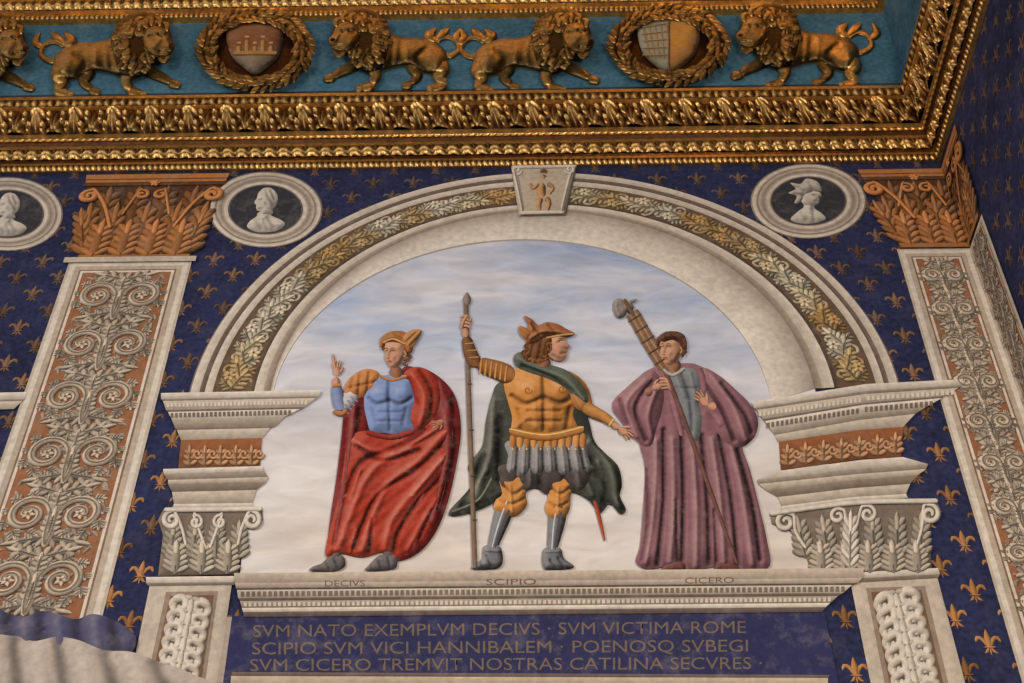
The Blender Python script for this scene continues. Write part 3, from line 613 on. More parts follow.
relief(b,[(404,374),(418,367),(432,374),(440,390),(438,410),(428,424),(416,430),(411,416),(414,396)],RD,o+.032,h=6,w=9,step=1.4,folds=[([(412,374),(424,396),(420,424)],2.6,3),([(420,370),(432,392),(430,418)],2.4,-3),([(408,380),(418,404)],2,-2.6)])
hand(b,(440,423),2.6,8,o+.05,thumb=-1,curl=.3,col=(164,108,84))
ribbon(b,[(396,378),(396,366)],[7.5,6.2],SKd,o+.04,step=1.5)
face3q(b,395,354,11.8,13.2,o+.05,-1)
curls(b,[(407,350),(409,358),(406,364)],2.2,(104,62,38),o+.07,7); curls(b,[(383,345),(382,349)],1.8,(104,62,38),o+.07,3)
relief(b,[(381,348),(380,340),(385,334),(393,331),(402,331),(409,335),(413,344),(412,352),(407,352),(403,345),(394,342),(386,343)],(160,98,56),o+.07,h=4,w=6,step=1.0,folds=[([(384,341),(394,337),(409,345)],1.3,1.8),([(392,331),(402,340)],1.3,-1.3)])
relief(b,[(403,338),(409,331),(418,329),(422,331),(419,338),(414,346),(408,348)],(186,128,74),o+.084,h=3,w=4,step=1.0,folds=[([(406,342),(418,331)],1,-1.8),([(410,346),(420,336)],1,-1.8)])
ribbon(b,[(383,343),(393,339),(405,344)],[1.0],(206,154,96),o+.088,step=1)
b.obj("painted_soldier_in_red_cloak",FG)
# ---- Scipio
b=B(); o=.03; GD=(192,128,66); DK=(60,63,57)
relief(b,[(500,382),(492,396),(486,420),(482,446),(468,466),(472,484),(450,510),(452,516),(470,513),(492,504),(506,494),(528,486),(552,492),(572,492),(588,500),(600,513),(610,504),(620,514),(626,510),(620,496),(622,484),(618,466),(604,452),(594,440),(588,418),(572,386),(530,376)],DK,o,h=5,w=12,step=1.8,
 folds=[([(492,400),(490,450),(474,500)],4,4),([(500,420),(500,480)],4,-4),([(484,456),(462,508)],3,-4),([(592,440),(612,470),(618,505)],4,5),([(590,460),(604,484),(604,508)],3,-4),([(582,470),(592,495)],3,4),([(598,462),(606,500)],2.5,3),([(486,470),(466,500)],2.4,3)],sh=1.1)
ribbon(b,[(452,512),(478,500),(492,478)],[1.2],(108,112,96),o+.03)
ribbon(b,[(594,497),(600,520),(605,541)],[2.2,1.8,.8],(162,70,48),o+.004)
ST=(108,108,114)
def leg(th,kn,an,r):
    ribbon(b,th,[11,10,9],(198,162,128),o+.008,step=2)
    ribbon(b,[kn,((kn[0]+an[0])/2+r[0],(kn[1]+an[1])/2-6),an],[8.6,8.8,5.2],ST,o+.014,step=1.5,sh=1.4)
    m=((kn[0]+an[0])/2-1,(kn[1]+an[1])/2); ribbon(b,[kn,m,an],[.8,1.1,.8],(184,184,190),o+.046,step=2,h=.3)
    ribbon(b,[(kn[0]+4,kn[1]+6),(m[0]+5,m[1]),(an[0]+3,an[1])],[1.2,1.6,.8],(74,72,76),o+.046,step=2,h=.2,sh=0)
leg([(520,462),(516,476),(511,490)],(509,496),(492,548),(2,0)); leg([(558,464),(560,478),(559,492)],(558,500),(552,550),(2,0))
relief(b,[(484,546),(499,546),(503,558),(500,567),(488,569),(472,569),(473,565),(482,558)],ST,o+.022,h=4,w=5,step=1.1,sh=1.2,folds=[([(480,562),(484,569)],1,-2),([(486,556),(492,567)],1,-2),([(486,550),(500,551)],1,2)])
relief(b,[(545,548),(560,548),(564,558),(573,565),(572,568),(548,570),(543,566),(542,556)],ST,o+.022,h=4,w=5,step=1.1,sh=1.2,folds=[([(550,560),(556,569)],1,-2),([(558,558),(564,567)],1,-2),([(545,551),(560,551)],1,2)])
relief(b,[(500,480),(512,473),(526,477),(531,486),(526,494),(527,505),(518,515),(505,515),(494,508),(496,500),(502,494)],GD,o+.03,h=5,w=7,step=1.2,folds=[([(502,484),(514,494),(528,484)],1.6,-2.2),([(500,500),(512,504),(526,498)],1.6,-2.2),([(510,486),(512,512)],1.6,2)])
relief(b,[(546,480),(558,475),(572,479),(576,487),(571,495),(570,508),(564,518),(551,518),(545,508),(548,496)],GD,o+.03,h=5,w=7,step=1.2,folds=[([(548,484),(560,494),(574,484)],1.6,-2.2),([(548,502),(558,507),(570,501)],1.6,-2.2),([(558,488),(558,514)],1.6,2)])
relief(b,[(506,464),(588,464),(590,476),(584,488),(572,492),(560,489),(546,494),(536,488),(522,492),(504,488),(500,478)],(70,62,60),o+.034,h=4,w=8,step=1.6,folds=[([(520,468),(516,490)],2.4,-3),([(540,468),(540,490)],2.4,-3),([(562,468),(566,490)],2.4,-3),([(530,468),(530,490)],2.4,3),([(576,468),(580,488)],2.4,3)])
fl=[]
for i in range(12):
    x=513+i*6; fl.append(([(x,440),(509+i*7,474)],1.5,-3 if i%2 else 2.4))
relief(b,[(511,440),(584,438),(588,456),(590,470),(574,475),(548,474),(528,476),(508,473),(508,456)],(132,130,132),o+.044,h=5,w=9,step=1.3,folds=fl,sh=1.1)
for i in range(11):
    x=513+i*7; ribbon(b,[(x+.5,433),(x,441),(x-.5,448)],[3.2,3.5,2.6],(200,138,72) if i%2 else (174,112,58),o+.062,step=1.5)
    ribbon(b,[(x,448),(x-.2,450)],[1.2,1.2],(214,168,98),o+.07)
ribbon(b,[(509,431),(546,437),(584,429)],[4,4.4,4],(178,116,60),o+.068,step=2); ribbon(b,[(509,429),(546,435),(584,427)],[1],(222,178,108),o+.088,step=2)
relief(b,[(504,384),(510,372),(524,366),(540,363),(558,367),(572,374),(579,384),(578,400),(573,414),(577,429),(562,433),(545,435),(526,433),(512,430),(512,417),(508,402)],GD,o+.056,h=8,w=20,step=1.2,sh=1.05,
 folds=[([(543,370),(544,396)],2.2,-2.4),([(512,396),(526,404),(542,398)],2.4,-2.8),([(546,398),(562,403),(576,394)],2.4,-2.8),([(544,400),(544,430)],2,-2.2),([(528,411),(560,411)],1.8,-1.5),([(527,421),(561,421)],1.8,-1.5),([(524,388),(530,388)],6,2.8),([(558,387),(564,387)],6,2.8),([(518,410),(522,430)],2.4,-1.6),([(570,408),(566,430)],2.4,-1.6),([(534,406),(536,426)],3,1.4),([(552,406),(552,426)],3,1.4)])
ribbon(b,spiral(528,390,4,0,1.2),[.5],(150,92,44),o+.104,h=.2); ribbon(b,spiral(562,389,4,0,1.2),[.5],(150,92,44),o+.104,h=.2)
ribbon(b,[(466.5,318),(469,400),(472,480),(475,568)],[2.5],(122,100,82),o+.05,step=5)
ribbon(b,[(466,300),(466.5,320)],[2.3],(122,100,82),o+.05,step=5); ribbon(b,[(467,292),(467,299),(467,306)],[.6,4.0,2],(134,120,112),o+.05,step=1.5)
for y in(340,384,430,476,520): ribbon(b,[(465+(y-320)*.037,y),(470+(y-320)*.037,y)],[.9],(84,66,54),o+.062,h=.2)
ribbon(b,[(514,378),(500,371),(486,366),(477,362)],[10,9.5,8,6.5],(150,98,58),o+.076,step=1.6,sh=1)
for i in range(6): 
    x=482+i*5; ribbon(b,[(x,358+i*1.5),(x-2,374+i*1.5)],[1.0,1.3],(190,132,70),o+.108,step=2,h=.5)
ribbon(b,[(477,366),(470,352),(466,336)],[7,6.8,4.6],(124,84,56),o+.084,step=1.6,sh=1)
for y in(344,351,358): ribbon(b,[(463+(y-340)*.3,y),(474+(y-340)*.3,y-1)],[.8],(180,130,76),o+.112,step=2,h=.5)
ribbon(b,[(466,337),(465,328)],[4,3.6],SK,o+.09,step=1.2)
hand(b,(465,322),-1.5,9.5,o+.094,thumb=1,curl=0,grip=True)
for i in range(4): ribbon(b,[(461,327-i*3.2),(466,326-i*3.3),(470.5,327.5-i*3.2)],[1.4,1.6,1.2],np.array(SK)*(1.05-.05*i),o+.106,step=.8,sh=1.3)
ribbon(b,[(461,329),(464,320),(468,315)],[1.8,1.6,1.1],SK,o+.112,step=.8)
relief(b,[(566,372),(578,376),(588,388),(592,404),(586,411),(576,408),(570,394)],(168,112,62),o+.088,h=5,w=7,step=1.2,folds=[([(572,380),(588,402)],1.5,-2),([(578,378),(591,396)],1.5,-2),([(570,390),(582,408)],1.5,1.8)])
ribbon(b,[(582,404),(592,411),(604,417),(614,424)],[6.6,6.4,5.2,4],(184,128,72),o+.092,step=1.6,sh=1); ribbon(b,[(609,426),(614,419)],[1.2],(216,172,108),o+.118)
ribbon(b,[(612,423),(619,428)],[3.8,3.4],SK,o+.094,step=1.2)
hand(b,(623,431),.55,9.8,o+.1,thumb=-1,curl=.25)
relief(b,[(514,356),(522,352),(534,360),(548,364),(566,370),(578,380),(588,396),(586,404),(576,398),(562,386),(546,378),(528,372),(516,366)],(86,94,82),o+.098,h=5,w=7,step=1.3,folds=[([(518,358),(540,369),(566,379),(584,400)],2,2.6),([(522,366),(548,375),(572,391)],1.8,-2.6)])
ribbon(b,[(541,370),(545,356)],[8.4,7.6],SKd,o+.1,step=1.5)
relief(b,[(548,336),(560,333),(565,336),(566,341),(570,346.5),(567,349),(568,351.5),(566.3,353),(567,355.5),(564,360),(557,361),(550,357),(544,350),(544,342)],SK,o+.11,h=4,w=8,step=.8,folds=[([(558,342),(563,341)],1.5,-1.4),([(561,354),(566,353)],1,-.8),([(565,340),(569,346)],1.2,.8),([(556,348),(560,351)],1.9,.7),([(553,356),(560,359)],1.6,-.8)])
ribbon(b,[(560,341.8),(562,341.2),(564.4,342)],[.3,.5,.3],(200,176,158),o+.132,h=.2,sh=0,step=.6); ribbon(b,[(562.6,341.7),(563.5,341.7)],[.55],(60,40,32),o+.134,h=.2,sh=0,step=.6)
ribbon(b,[(558,339),(562,337.8),(565.5,338.6)],[.3,.5,.3],(110,70,52),o+.134,h=.2,sh=0,step=.6); ribbon(b,[(563,352.8),(567,352.4)],[.35,.45],(136,66,56),o+.134,h=.2,sh=0,step=.7); ribbon(b,[(566,348.4),(568,348.6)],[.3],(120,74,56),o+.132,h=.2,sh=0,step=.6)
relief(b,[(528,340),(540,335),(550,336),(552,343),(549,351),(547,359),(540,363),(530,362),(522,357),(525,349)],(112,70,42),o+.122,h=4,w=6,step=1.1,folds=[([(534,342),(530,358)],1.4,-1.8),([(542,340),(538,360)],1.4,-1.8)])
curls(b,[(527,346),(524,354),(532,360),(542,361),(548,354),(550,345)],2.6,(130,82,48),o+.138,14)
relief(b,[(527,343),(525,332),(528,325),(524,316),(532,319),(538,325),(547,322),(558,324),(567,329),(575,334),(566,337),(554,336),(544,338),(536,343)],(146,88,52),o+.142,h=4,w=6,step=1.1,sh=1.1,folds=[([(530,338),(545,331),(570,334)],1.4,2.2),([(532,324),(540,334)],1.5,-2),([(526,318),(532,330)],1.2,1.8),([(548,324),(556,333)],1.5,-1.6)])
ribbon(b,[(546,338),(562,335),(574,334)],[.9],(198,146,88),o+.16,step=1.4)
relief(b,[(527,340),(520,334),(519,326),(526,328),(532,334)],(166,108,64),o+.15,h=3,w=4,step=1.1,folds=[([(521,330),(529,337)],1,-1.6)])
b.obj("painted_soldier_with_staff",FG)
# ---- Cicero
b=B(); o=.03; MV=(130,90,98)
relief(b,[(652,368),(640,376),(634,392),(632,420),(640,446),(645,470),(643,510),(640,545),(636,562),(648,569),(672,566),(690,571),(720,566),(742,570),(769,567),(767,540),(759,505),(750,470),(742,445),(744,420),(736,398),(718,376),(700,366),(688,363),(662,365)],MV,o,h=7,w=18,step=1.5,sh=.95,wr=(-.1,11,.25),
 folds=[([(656,440),(654,500),(646,562)],2.6,4),([(664,430),(664,500),(658,565)],2.1,-4.8),([(672,440),(674,500),(670,562)],2.6,4),([(682,430),(684,500),(682,566)],2.1,-4.8),([(692,440),(696,500),(696,566)],2.6,4),([(702,436),(708,500),(710,564)],2.1,-4.8),
  ([(712,440),(720,500),(724,564)],2.6,4),([(720,436),(732,500),(738,566)],2.1,-4.8),([(730,440),(744,500),(752,564)],2.6,4),([(738,450),(752,500),(761,560)],2,-3.8),([(646,470),(648,520),(642,560)],2,-3),([(686,372),(690,420)],3,-3),([(676,500),(678,564)],1.5,-2.6),([(714,510),(717,566)],1.5,-2.6)])
relief(b,[(672,562),(684,563),(684,571),(664,572),(662,568)],(98,58,54),o+.006,h=3,w=4,step=1.4); relief(b,[(718,562),(732,563),(740,570),(716,571)],(98,58,54),o+.006,h=3,w=4,step=1.4)
relief(b,[(668,374),(684,368),(698,372),(702,386),(699,402),(702,420),(698,440),(688,438),(682,412),(674,394)],(116,120,124),o+.034,h=3,w=6,step=1.3,folds=[([(682,374),(690,400),(692,430)],1.8,-2),([(676,376),(684,396)],1.8,1.6),([(690,372),(696,400)],1.6,1.6),([(674,388),(698,388)],1.2,-1.2)])
ribbon(b,[(664,370),(672,396),(682,436)],[3.2,3.4,2.4],(142,100,108),o+.05,step=2.5); ribbon(b,[(699,368),(704,386),(702,402)],[3.2,3.4,2.4],(138,96,104),o+.05,step=2.5)
relief(b,[(652,370),(640,376),(626,388),(614,400),(613,410),(620,420),(632,436),(644,446),(652,444),(656,430),(662,410),(664,392),(660,378)],(136,94,102),o+.04,h=7,w=13,step=1.4,sh=.95,
 folds=[([(645,380),(626,404),(636,436)],2.4,3.2),([(652,382),(636,408),(646,440)],2.1,-4),([(620,400),(628,424)],2.1,-3),([(656,390),(648,415),(652,438)],2.2,3)])
relief(b,[(704,368),(720,376),(736,390),(750,404),(758,420),(755,436),(744,446),(732,446),(720,436),(712,420),(704,412),(700,398),(702,380)],(136,94,102),o+.042,h=7,w=13,step=1.4,sh=.95,
 folds=[([(712,376),(732,404),(746,440)],2.4,3.2),([(706,386),(722,410),(734,440)],2.1,-4),([(722,384),(744,412),(752,432)],2.1,-3.6),([(704,400),(720,424)],2.2,2.6)])
for i in range(5):
    q=(i-2)*2.6; ribbon(b,[(632+q*.8,312-q*.55),(648+q*.85,340-q*.5),(665+q*.8,368-q*.5)],[1.6,1.7,1.4],(160,128,98) if i%2 else (128,96,72),o+.07+.002*(2-abs(i-2)),step=3)
for i in range(5):
    t=i/4; x=635+t*26; y=318+t*43; ribbon(b,[(x-6.5,y+4),(x+6.5,y-4)],[.9],(88,60,46),o+.09,h=.4)
ribbon(b,[(634,316),(628,306),(624,299)],[2.2,2.2,1.8],(114,84,64),o+.086)
relief(b,[(630,301),(634,308),(628,311),(625,316),(618,318),(614,312),(613,304),(616,299),(622,299),(626,303)],(136,124,118),o+.078,h=3,w=4,step=1.0,folds=[([(617,300),(616,308),(620,316)],1.3,2)])
ribbon(b,[(629,303),(637,299)],[2,1],(136,124,118),o+.08)
ribbon(b,[(664,368),(682,414),(708,484),(737,564)],[2.6,2.3,2.1,1.6],(110,74,68),o+.076,step=4); 
ribbon(b,[(645,394),(652,390)],[4.6,4.2],SKd,o+.08,step=1.2)
hand(b,(657,387),-.35,9.4,o+.086,thumb=-1,curl=.2)
for i in range(4): ribbon(b,[(659+i*1.1,379+i*3.2),(665+i*1.1,379+i*3),(668.5+i,382+i*2.8)],[1.4,1.6,1.2],np.array(SK)*(1.04-.05*i),o+.1,step=.8,sh=1.3)
ribbon(b,[(716,408),(708,405)],[4.8,4.2],SK,o+.08,step=1.2)
hand(b,(704,401),-2.35,10.5,o+.086,thumb=1,curl=-.25,spread=.2)
ribbon(b,[(673,372),(674,358)],[7.6,7],SKd,o+.07,step=1.5); ribbon(b,[(663,369),(673,375),(685,368)],[1.6],(176,164,154),o+.09,step=1.5)
face3q(b,671,350,12.2,14.2,o+.086,-1,col=(188,138,110))
relief(b,[(658,347),(656,341),(660,335),(667,331.5),(677,331.5),(684,335),(687,343),(686,352),(683,357),(682,350),(679,343),(672,340),(664,342),(661,341)],(88,58,46),o+.108,h=4,w=5,step=1.1,folds=[([(664,334),(668,340)],1.2,-2),([(674,332),(677,341)],1.2,-2),([(684,338),(684,350)],1.2,-2)])
curls(b,[(659,340),(665,335),(674,333),(682,337),(685,345),(685,353)],2.0,(94,62,48),o+.122,14)
b.obj("painted_orator_in_robe",FG)
SQ[:]=[1,0]; SOFT[0]=False
# ------------------------------------------------------------ gilded cornice (real, 3D)
def zat(y,p): return float(pm(400,y,p)[2])
XL=-4.6
def cpt(p):
    s=(-p-NR[1]*p)/DR[1]; return XC+DR[0]*s+NR[0]*p
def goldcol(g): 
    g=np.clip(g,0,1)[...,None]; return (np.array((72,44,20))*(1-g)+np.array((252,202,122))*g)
def band(b,p0,z0,p1,z1,fn=None,amp=0.02,nt_=8,ds=.011,cf=None):
    t=np.linspace(0,1,nt_+1)
    P=p0+(p1-p0)*t; Z=z0+(z1-z0)*t; nl=math.hypot(p1-p0,z1-z0); npv,nz=(z1-z0)/nl,-(p1-p0)/nl
    for side in(0,1):
        Lg=(XC-XL) if side==0 else 5.0
        if fn is None: s=np.linspace(0,1,30)
        else: s=np.linspace(0,1,int(Lg/ds))
        S_,Tt=np.meshgrid(s,t,indexing='ij'); d=Lg*(1-S_) if side==0 else Lg*S_
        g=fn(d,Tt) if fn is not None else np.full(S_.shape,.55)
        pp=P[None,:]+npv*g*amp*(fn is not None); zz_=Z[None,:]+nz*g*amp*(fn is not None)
        xc=cpt(pp)
        if side==0: V=np.stack([XL+(xc-XL)*S_,-pp,zz_],-1)
        else:
            ex,ey=XC+DR[0]*Lg+NR[0]*pp,DR[1]*Lg+NR[1]*pp
            V=np.stack([xc+(ex-xc)*S_,-pp+(ey+pp)*S_,zz_],-1)
        n=len(s);m_=nt_+1
        f=[(i*m_+j,(i+1)*m_+j,(i+1)*m_+j+1,i*m_+j+1) for i in range(n-1) for j in range(nt_)]
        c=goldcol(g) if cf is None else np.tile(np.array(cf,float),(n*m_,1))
        b.add(V,f,c.reshape(-1,3))
def f_leaf(pitch,flip=False):
    def fn(d,t):
        if flip: t=1-t
        u=(d/pitch)%1*2-1; w=.95*np.sqrt(np.clip(1-t**2.2,0,1))+.02
        body=np.clip(1-(u/w)**2,0,1)**.5*(.6+.4*np.sin(t*math.pi*.9))
        vein=.35*np.exp(-(u/.12)**2); lob=.16*np.cos(t*18+np.abs(u)*6)
        v=((d/pitch+.5)%1*2-1); dart=.6*np.exp(-(v/.18)**2)*(t>.35)
        return np.clip(np.maximum(body-vein+lob*(body>.1),dart),0,1)
    return fn
def f_acan(pitch):
    def fn(d,t):
        k=np.floor(d/pitch); u=(d/pitch)%1*2-1; t=np.where(k%2==0,t,1-t)
        r=np.hypot(u*.95,(t-.05)*1.05); a=np.arctan2(u,t+.02)
        lob=.5+.5*np.cos(a*9); edge=.72+.2*lob
        body=np.clip(1-(r/edge)**3,0,1)*(.45+.55*lob)
        curl=.9*np.exp(-((np.hypot(np.abs(u)-.72,(t-.72))-.17)/.07)**2)
        return np.clip(np.maximum(body,curl),0,1)
    return fn
def f_egg(pitch):
    def fn(d,t):
        u=(d/pitch)%1*2-1; e_=np.clip(1-(u/.62)**2-((t-.5)/.48)**2,0,1)**.5; ring=.5*np.exp(-((np.hypot(u/.82,(t-.5)/.6)-1)/.14)**2)
        return np.maximum(e_,ring)
    return fn
def f_bead(pitch):
    def fn(d,t):
        u=(d/pitch)%1*2-1; return np.clip(1-(u/.8)**2-((t-.5)/.5)**2,0,1)**.5
    return fn
def f_gad(pitch):
    def fn(d,t):
        u=(d/pitch+t*.6)%1*2-1; return np.clip(1-u**2,0,1)**.5*np.sin(np.clip(t,0.02,.98)*math.pi)**.5
    return fn
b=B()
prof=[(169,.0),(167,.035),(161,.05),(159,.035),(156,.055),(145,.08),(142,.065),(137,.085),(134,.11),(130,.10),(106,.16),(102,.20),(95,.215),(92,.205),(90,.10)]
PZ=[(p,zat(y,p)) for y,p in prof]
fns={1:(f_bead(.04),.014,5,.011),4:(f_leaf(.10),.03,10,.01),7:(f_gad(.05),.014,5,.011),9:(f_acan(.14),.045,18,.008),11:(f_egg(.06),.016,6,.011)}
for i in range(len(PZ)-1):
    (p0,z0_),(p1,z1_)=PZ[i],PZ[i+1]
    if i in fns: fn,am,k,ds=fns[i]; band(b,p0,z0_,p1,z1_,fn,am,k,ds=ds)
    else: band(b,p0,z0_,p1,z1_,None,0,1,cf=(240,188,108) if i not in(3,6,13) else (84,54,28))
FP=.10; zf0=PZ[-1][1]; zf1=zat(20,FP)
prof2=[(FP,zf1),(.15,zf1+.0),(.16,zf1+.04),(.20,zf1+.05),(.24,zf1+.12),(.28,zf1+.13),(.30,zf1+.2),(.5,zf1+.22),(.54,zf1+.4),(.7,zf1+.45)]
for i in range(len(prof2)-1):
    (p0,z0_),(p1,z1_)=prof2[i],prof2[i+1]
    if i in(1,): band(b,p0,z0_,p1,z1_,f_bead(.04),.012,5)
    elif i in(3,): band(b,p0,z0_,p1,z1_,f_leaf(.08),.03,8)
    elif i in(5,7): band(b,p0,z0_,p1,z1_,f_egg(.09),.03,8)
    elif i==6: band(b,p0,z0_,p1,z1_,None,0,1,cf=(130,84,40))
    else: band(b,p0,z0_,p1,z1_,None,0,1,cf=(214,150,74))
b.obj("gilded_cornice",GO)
b=B(); band(b,FP,zf0,FP,zf1,None,0,1); b.obj("blue_frieze",TE)
zc_=prof2[-1][1]
quad("ceiling",[(-6,-9,zc_),(XC+1.5,-9,zc_),(XC+1.5,.0,zc_),(-6,.0,zc_),(-6,-9,zc_+.3),(XC+1.5,-9,zc_+.3),(XC+1.5,0,zc_+.3),(-6,0,zc_+.3)],CE)
# ------------------------------------------------------------ gilded lions on the frieze
GC=(242,190,108)
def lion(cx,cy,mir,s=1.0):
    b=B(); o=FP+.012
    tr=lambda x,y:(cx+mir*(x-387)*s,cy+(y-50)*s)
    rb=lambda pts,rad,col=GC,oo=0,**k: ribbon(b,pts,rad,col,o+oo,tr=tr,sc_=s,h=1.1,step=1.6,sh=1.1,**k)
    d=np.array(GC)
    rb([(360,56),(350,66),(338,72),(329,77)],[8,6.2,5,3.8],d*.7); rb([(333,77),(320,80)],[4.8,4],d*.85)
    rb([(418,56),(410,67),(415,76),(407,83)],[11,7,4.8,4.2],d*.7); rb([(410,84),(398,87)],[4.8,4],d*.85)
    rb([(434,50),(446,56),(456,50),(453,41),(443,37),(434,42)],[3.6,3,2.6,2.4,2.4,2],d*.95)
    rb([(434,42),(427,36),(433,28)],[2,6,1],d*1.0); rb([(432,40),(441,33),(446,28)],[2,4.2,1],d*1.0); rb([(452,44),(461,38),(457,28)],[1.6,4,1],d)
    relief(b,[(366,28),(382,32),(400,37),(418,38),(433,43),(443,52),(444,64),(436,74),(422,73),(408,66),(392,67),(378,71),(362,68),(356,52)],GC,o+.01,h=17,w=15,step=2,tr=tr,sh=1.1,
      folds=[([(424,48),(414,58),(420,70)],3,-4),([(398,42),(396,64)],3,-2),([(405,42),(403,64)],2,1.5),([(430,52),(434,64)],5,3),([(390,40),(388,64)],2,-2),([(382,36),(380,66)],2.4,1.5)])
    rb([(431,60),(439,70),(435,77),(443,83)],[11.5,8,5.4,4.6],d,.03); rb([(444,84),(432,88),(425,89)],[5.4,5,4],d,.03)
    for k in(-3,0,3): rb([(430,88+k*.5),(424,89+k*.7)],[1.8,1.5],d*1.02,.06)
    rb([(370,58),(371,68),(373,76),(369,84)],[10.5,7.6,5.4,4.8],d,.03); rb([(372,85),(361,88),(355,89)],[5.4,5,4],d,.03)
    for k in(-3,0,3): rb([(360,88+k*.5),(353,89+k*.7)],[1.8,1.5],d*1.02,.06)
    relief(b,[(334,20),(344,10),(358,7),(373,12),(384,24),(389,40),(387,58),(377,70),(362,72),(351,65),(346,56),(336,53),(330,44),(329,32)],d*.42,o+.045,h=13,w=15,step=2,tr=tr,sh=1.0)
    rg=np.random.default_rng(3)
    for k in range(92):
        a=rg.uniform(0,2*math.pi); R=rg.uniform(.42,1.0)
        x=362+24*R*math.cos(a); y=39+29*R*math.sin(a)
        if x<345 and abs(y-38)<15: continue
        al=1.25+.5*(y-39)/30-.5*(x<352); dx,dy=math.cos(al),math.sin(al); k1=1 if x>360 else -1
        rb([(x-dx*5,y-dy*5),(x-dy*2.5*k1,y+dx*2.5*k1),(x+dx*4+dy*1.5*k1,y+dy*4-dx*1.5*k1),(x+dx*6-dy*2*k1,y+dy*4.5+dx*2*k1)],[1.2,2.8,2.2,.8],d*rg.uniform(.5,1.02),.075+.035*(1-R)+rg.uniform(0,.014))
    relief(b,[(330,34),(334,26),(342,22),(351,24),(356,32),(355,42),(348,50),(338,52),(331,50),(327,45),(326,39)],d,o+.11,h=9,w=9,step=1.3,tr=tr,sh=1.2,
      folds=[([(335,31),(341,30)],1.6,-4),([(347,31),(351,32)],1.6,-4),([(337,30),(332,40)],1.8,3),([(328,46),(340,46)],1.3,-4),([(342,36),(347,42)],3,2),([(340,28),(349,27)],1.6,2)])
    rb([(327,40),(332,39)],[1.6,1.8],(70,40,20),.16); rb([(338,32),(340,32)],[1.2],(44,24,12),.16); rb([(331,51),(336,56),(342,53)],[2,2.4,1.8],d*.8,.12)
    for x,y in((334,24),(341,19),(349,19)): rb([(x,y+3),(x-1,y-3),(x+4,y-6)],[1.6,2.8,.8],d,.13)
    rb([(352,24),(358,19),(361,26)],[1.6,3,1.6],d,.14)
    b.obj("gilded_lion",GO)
lion(390,50,1,1.0); lion(800,46,1,1.04)
lion(112,55,-1,1.03); lion(532,51,-1,1.02); lion(-34,58,-1,1.03)
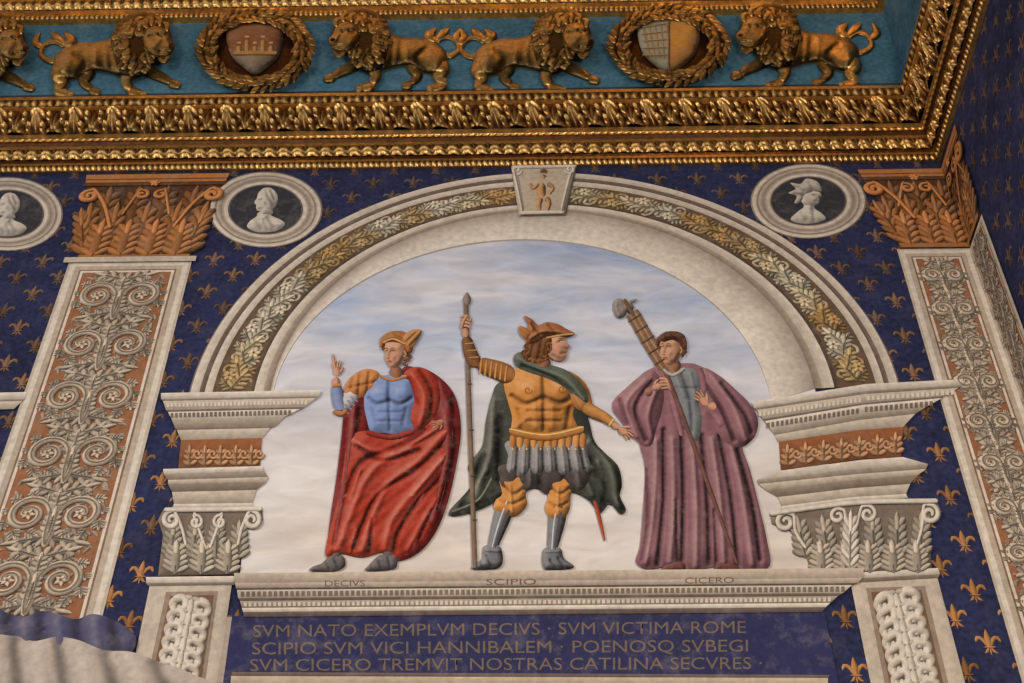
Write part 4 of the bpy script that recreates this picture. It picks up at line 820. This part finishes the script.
def wreath(cx,cy,rx,ry,kind):
    b=B(); o=FP+.02
    rr=[1.0,.93,.84,.74,.68]; cv=[np.array(ell(cx,cy,rx*k,ry*k)) for k in rr]
    loft(b,cv,[o-.02,o+.04,o+.06,o+.04,o],[(72,46,22),(92,58,28),(92,58,28),(72,46,22)],pm)
    rg=np.random.default_rng(5)
    for k in range(40):
        a=2*math.pi*k/40
        for q,sp in((.98,.6),(.85,.1),(.73,-.5)):
            q*=rg.uniform(.97,1.03)
            x=cx+rx*q*math.cos(a);y=cy+ry*q*math.sin(a); t=a+math.pi/2-sp+rg.uniform(-.3,.3)
            dx,dy=math.cos(t)*6.5,math.sin(t)*5
            ribbon(b,[(x-dx,y-dy),(x,y),(x+dx,y+dy)],[1,3.0,.5],np.array(GC)*rg.uniform(.45,1.02),o+.06+.012*(q==.85)+rg.uniform(0,.01),step=1.6,h=1)
    for k in range(22):
        a=2*math.pi*k/22+rg.uniform(-.1,.1); q=rg.uniform(.78,.94); x=cx+rx*q*math.cos(a);y=cy+ry*q*math.sin(a)
        ribbon(b,[(x-1.4,y),(x+1.4,y)],[3.2,3.2],np.array(GC)*rg.uniform(.75,1.0),o+.084,step=1)
    poly(b,ell(cx,cy,rx*.7,ry*.7)[:-1],(96,62,34),o+.005)
    wo=b.obj("gilded_wreath",GO)
    b=B()
    if kind==0:
        relief(b,[(cx-27,cy-20),(cx,cy-26),(cx+27,cy-20),(cx+25,cy+4),(cx+12,cy+18),(cx,cy+25),(cx-12,cy+18),(cx-25,cy+4)],(120,66,44),o+.02,h=8,w=16,step=2.2,
          colf=lambda x,y:np.where((y>cy+1+3*np.sin(x*.6))[:,None],np.array((142,122,100.)),np.array((134,82,48.))))
        for i in range(5):
            x=cx-16+i*8; ribbon(b,[(x,cy+4),(x,cy-4-6*(i%2))],[3,2.6],(182,128,68),o+.05,step=2); ribbon(b,[(x-2.4,cy-6-6*(i%2)),(x+2.4,cy-6-6*(i%2))],[1.4],(200,148,84),o+.055)
        ribbon(b,[(cx-22,cy+4),(cx+22,cy+4)],[2],(182,128,68),o+.055)
    else:
        relief(b,[(cx-29,cy-22),(cx,cy-28),(cx+29,cy-22),(cx+28,cy+4),(cx+14,cy+20),(cx,cy+27),(cx-14,cy+20),(cx-28,cy+4)],(170,120,60),o+.02,h=8,w=16,step=2.2,
          colf=lambda x,y:np.where((x>cx)[:,None],np.array((196,132,58.)),np.array((158,152,134.))))
        for i in range(5):
            ribbon(b,[(cx-26+i*6,cy-20),(cx-18+i*4.5,cy+14)],[.6],(186,136,66),o+.06,h=.4); ribbon(b,[(cx-27,cy-18+i*7),(cx-2,cy-22+i*8)],[.6],(186,136,66),o+.062,h=.4)
        ribbon(b,[(cx,cy-27),(cx,cy+26)],[.9],(120,80,40),o+.06)
    b.obj("heraldic_shield",FR,wo)
wreath(255,49,57,41,0); wreath(669,45,59,39,1)
# ------------------------------------------------------------ lights
def area(name,loc,tgt,size,en,col):
    l=bpy.data.lights.new(name,'AREA'); l.size=size; l.energy=en; l.color=col
    ob=bpy.data.objects.new(name,l); sc.collection.objects.link(ob); ob.location=loc
    ob.rotation_euler=(Vector(tgt)-Vector(loc)).to_track_quat('-Z','Y').to_euler()
area("floodlight",(-4.0,-6.5,5.0),(.2,0,7.8),1.5,190,(1,.94,.86))
area("floodlight",(XC-.9,-5.5,4.0),(.6,0,9.2),.7,225,(1,.89,.74))
w=bpy.data.worlds.new("world"); sc.world=w; w.use_nodes=True
w.node_tree.nodes["Background"].inputs[0].default_value=(1,.96,.925,1); w.node_tree.nodes["Background"].inputs[1].default_value=.76
sc.view_settings.view_transform='Standard'
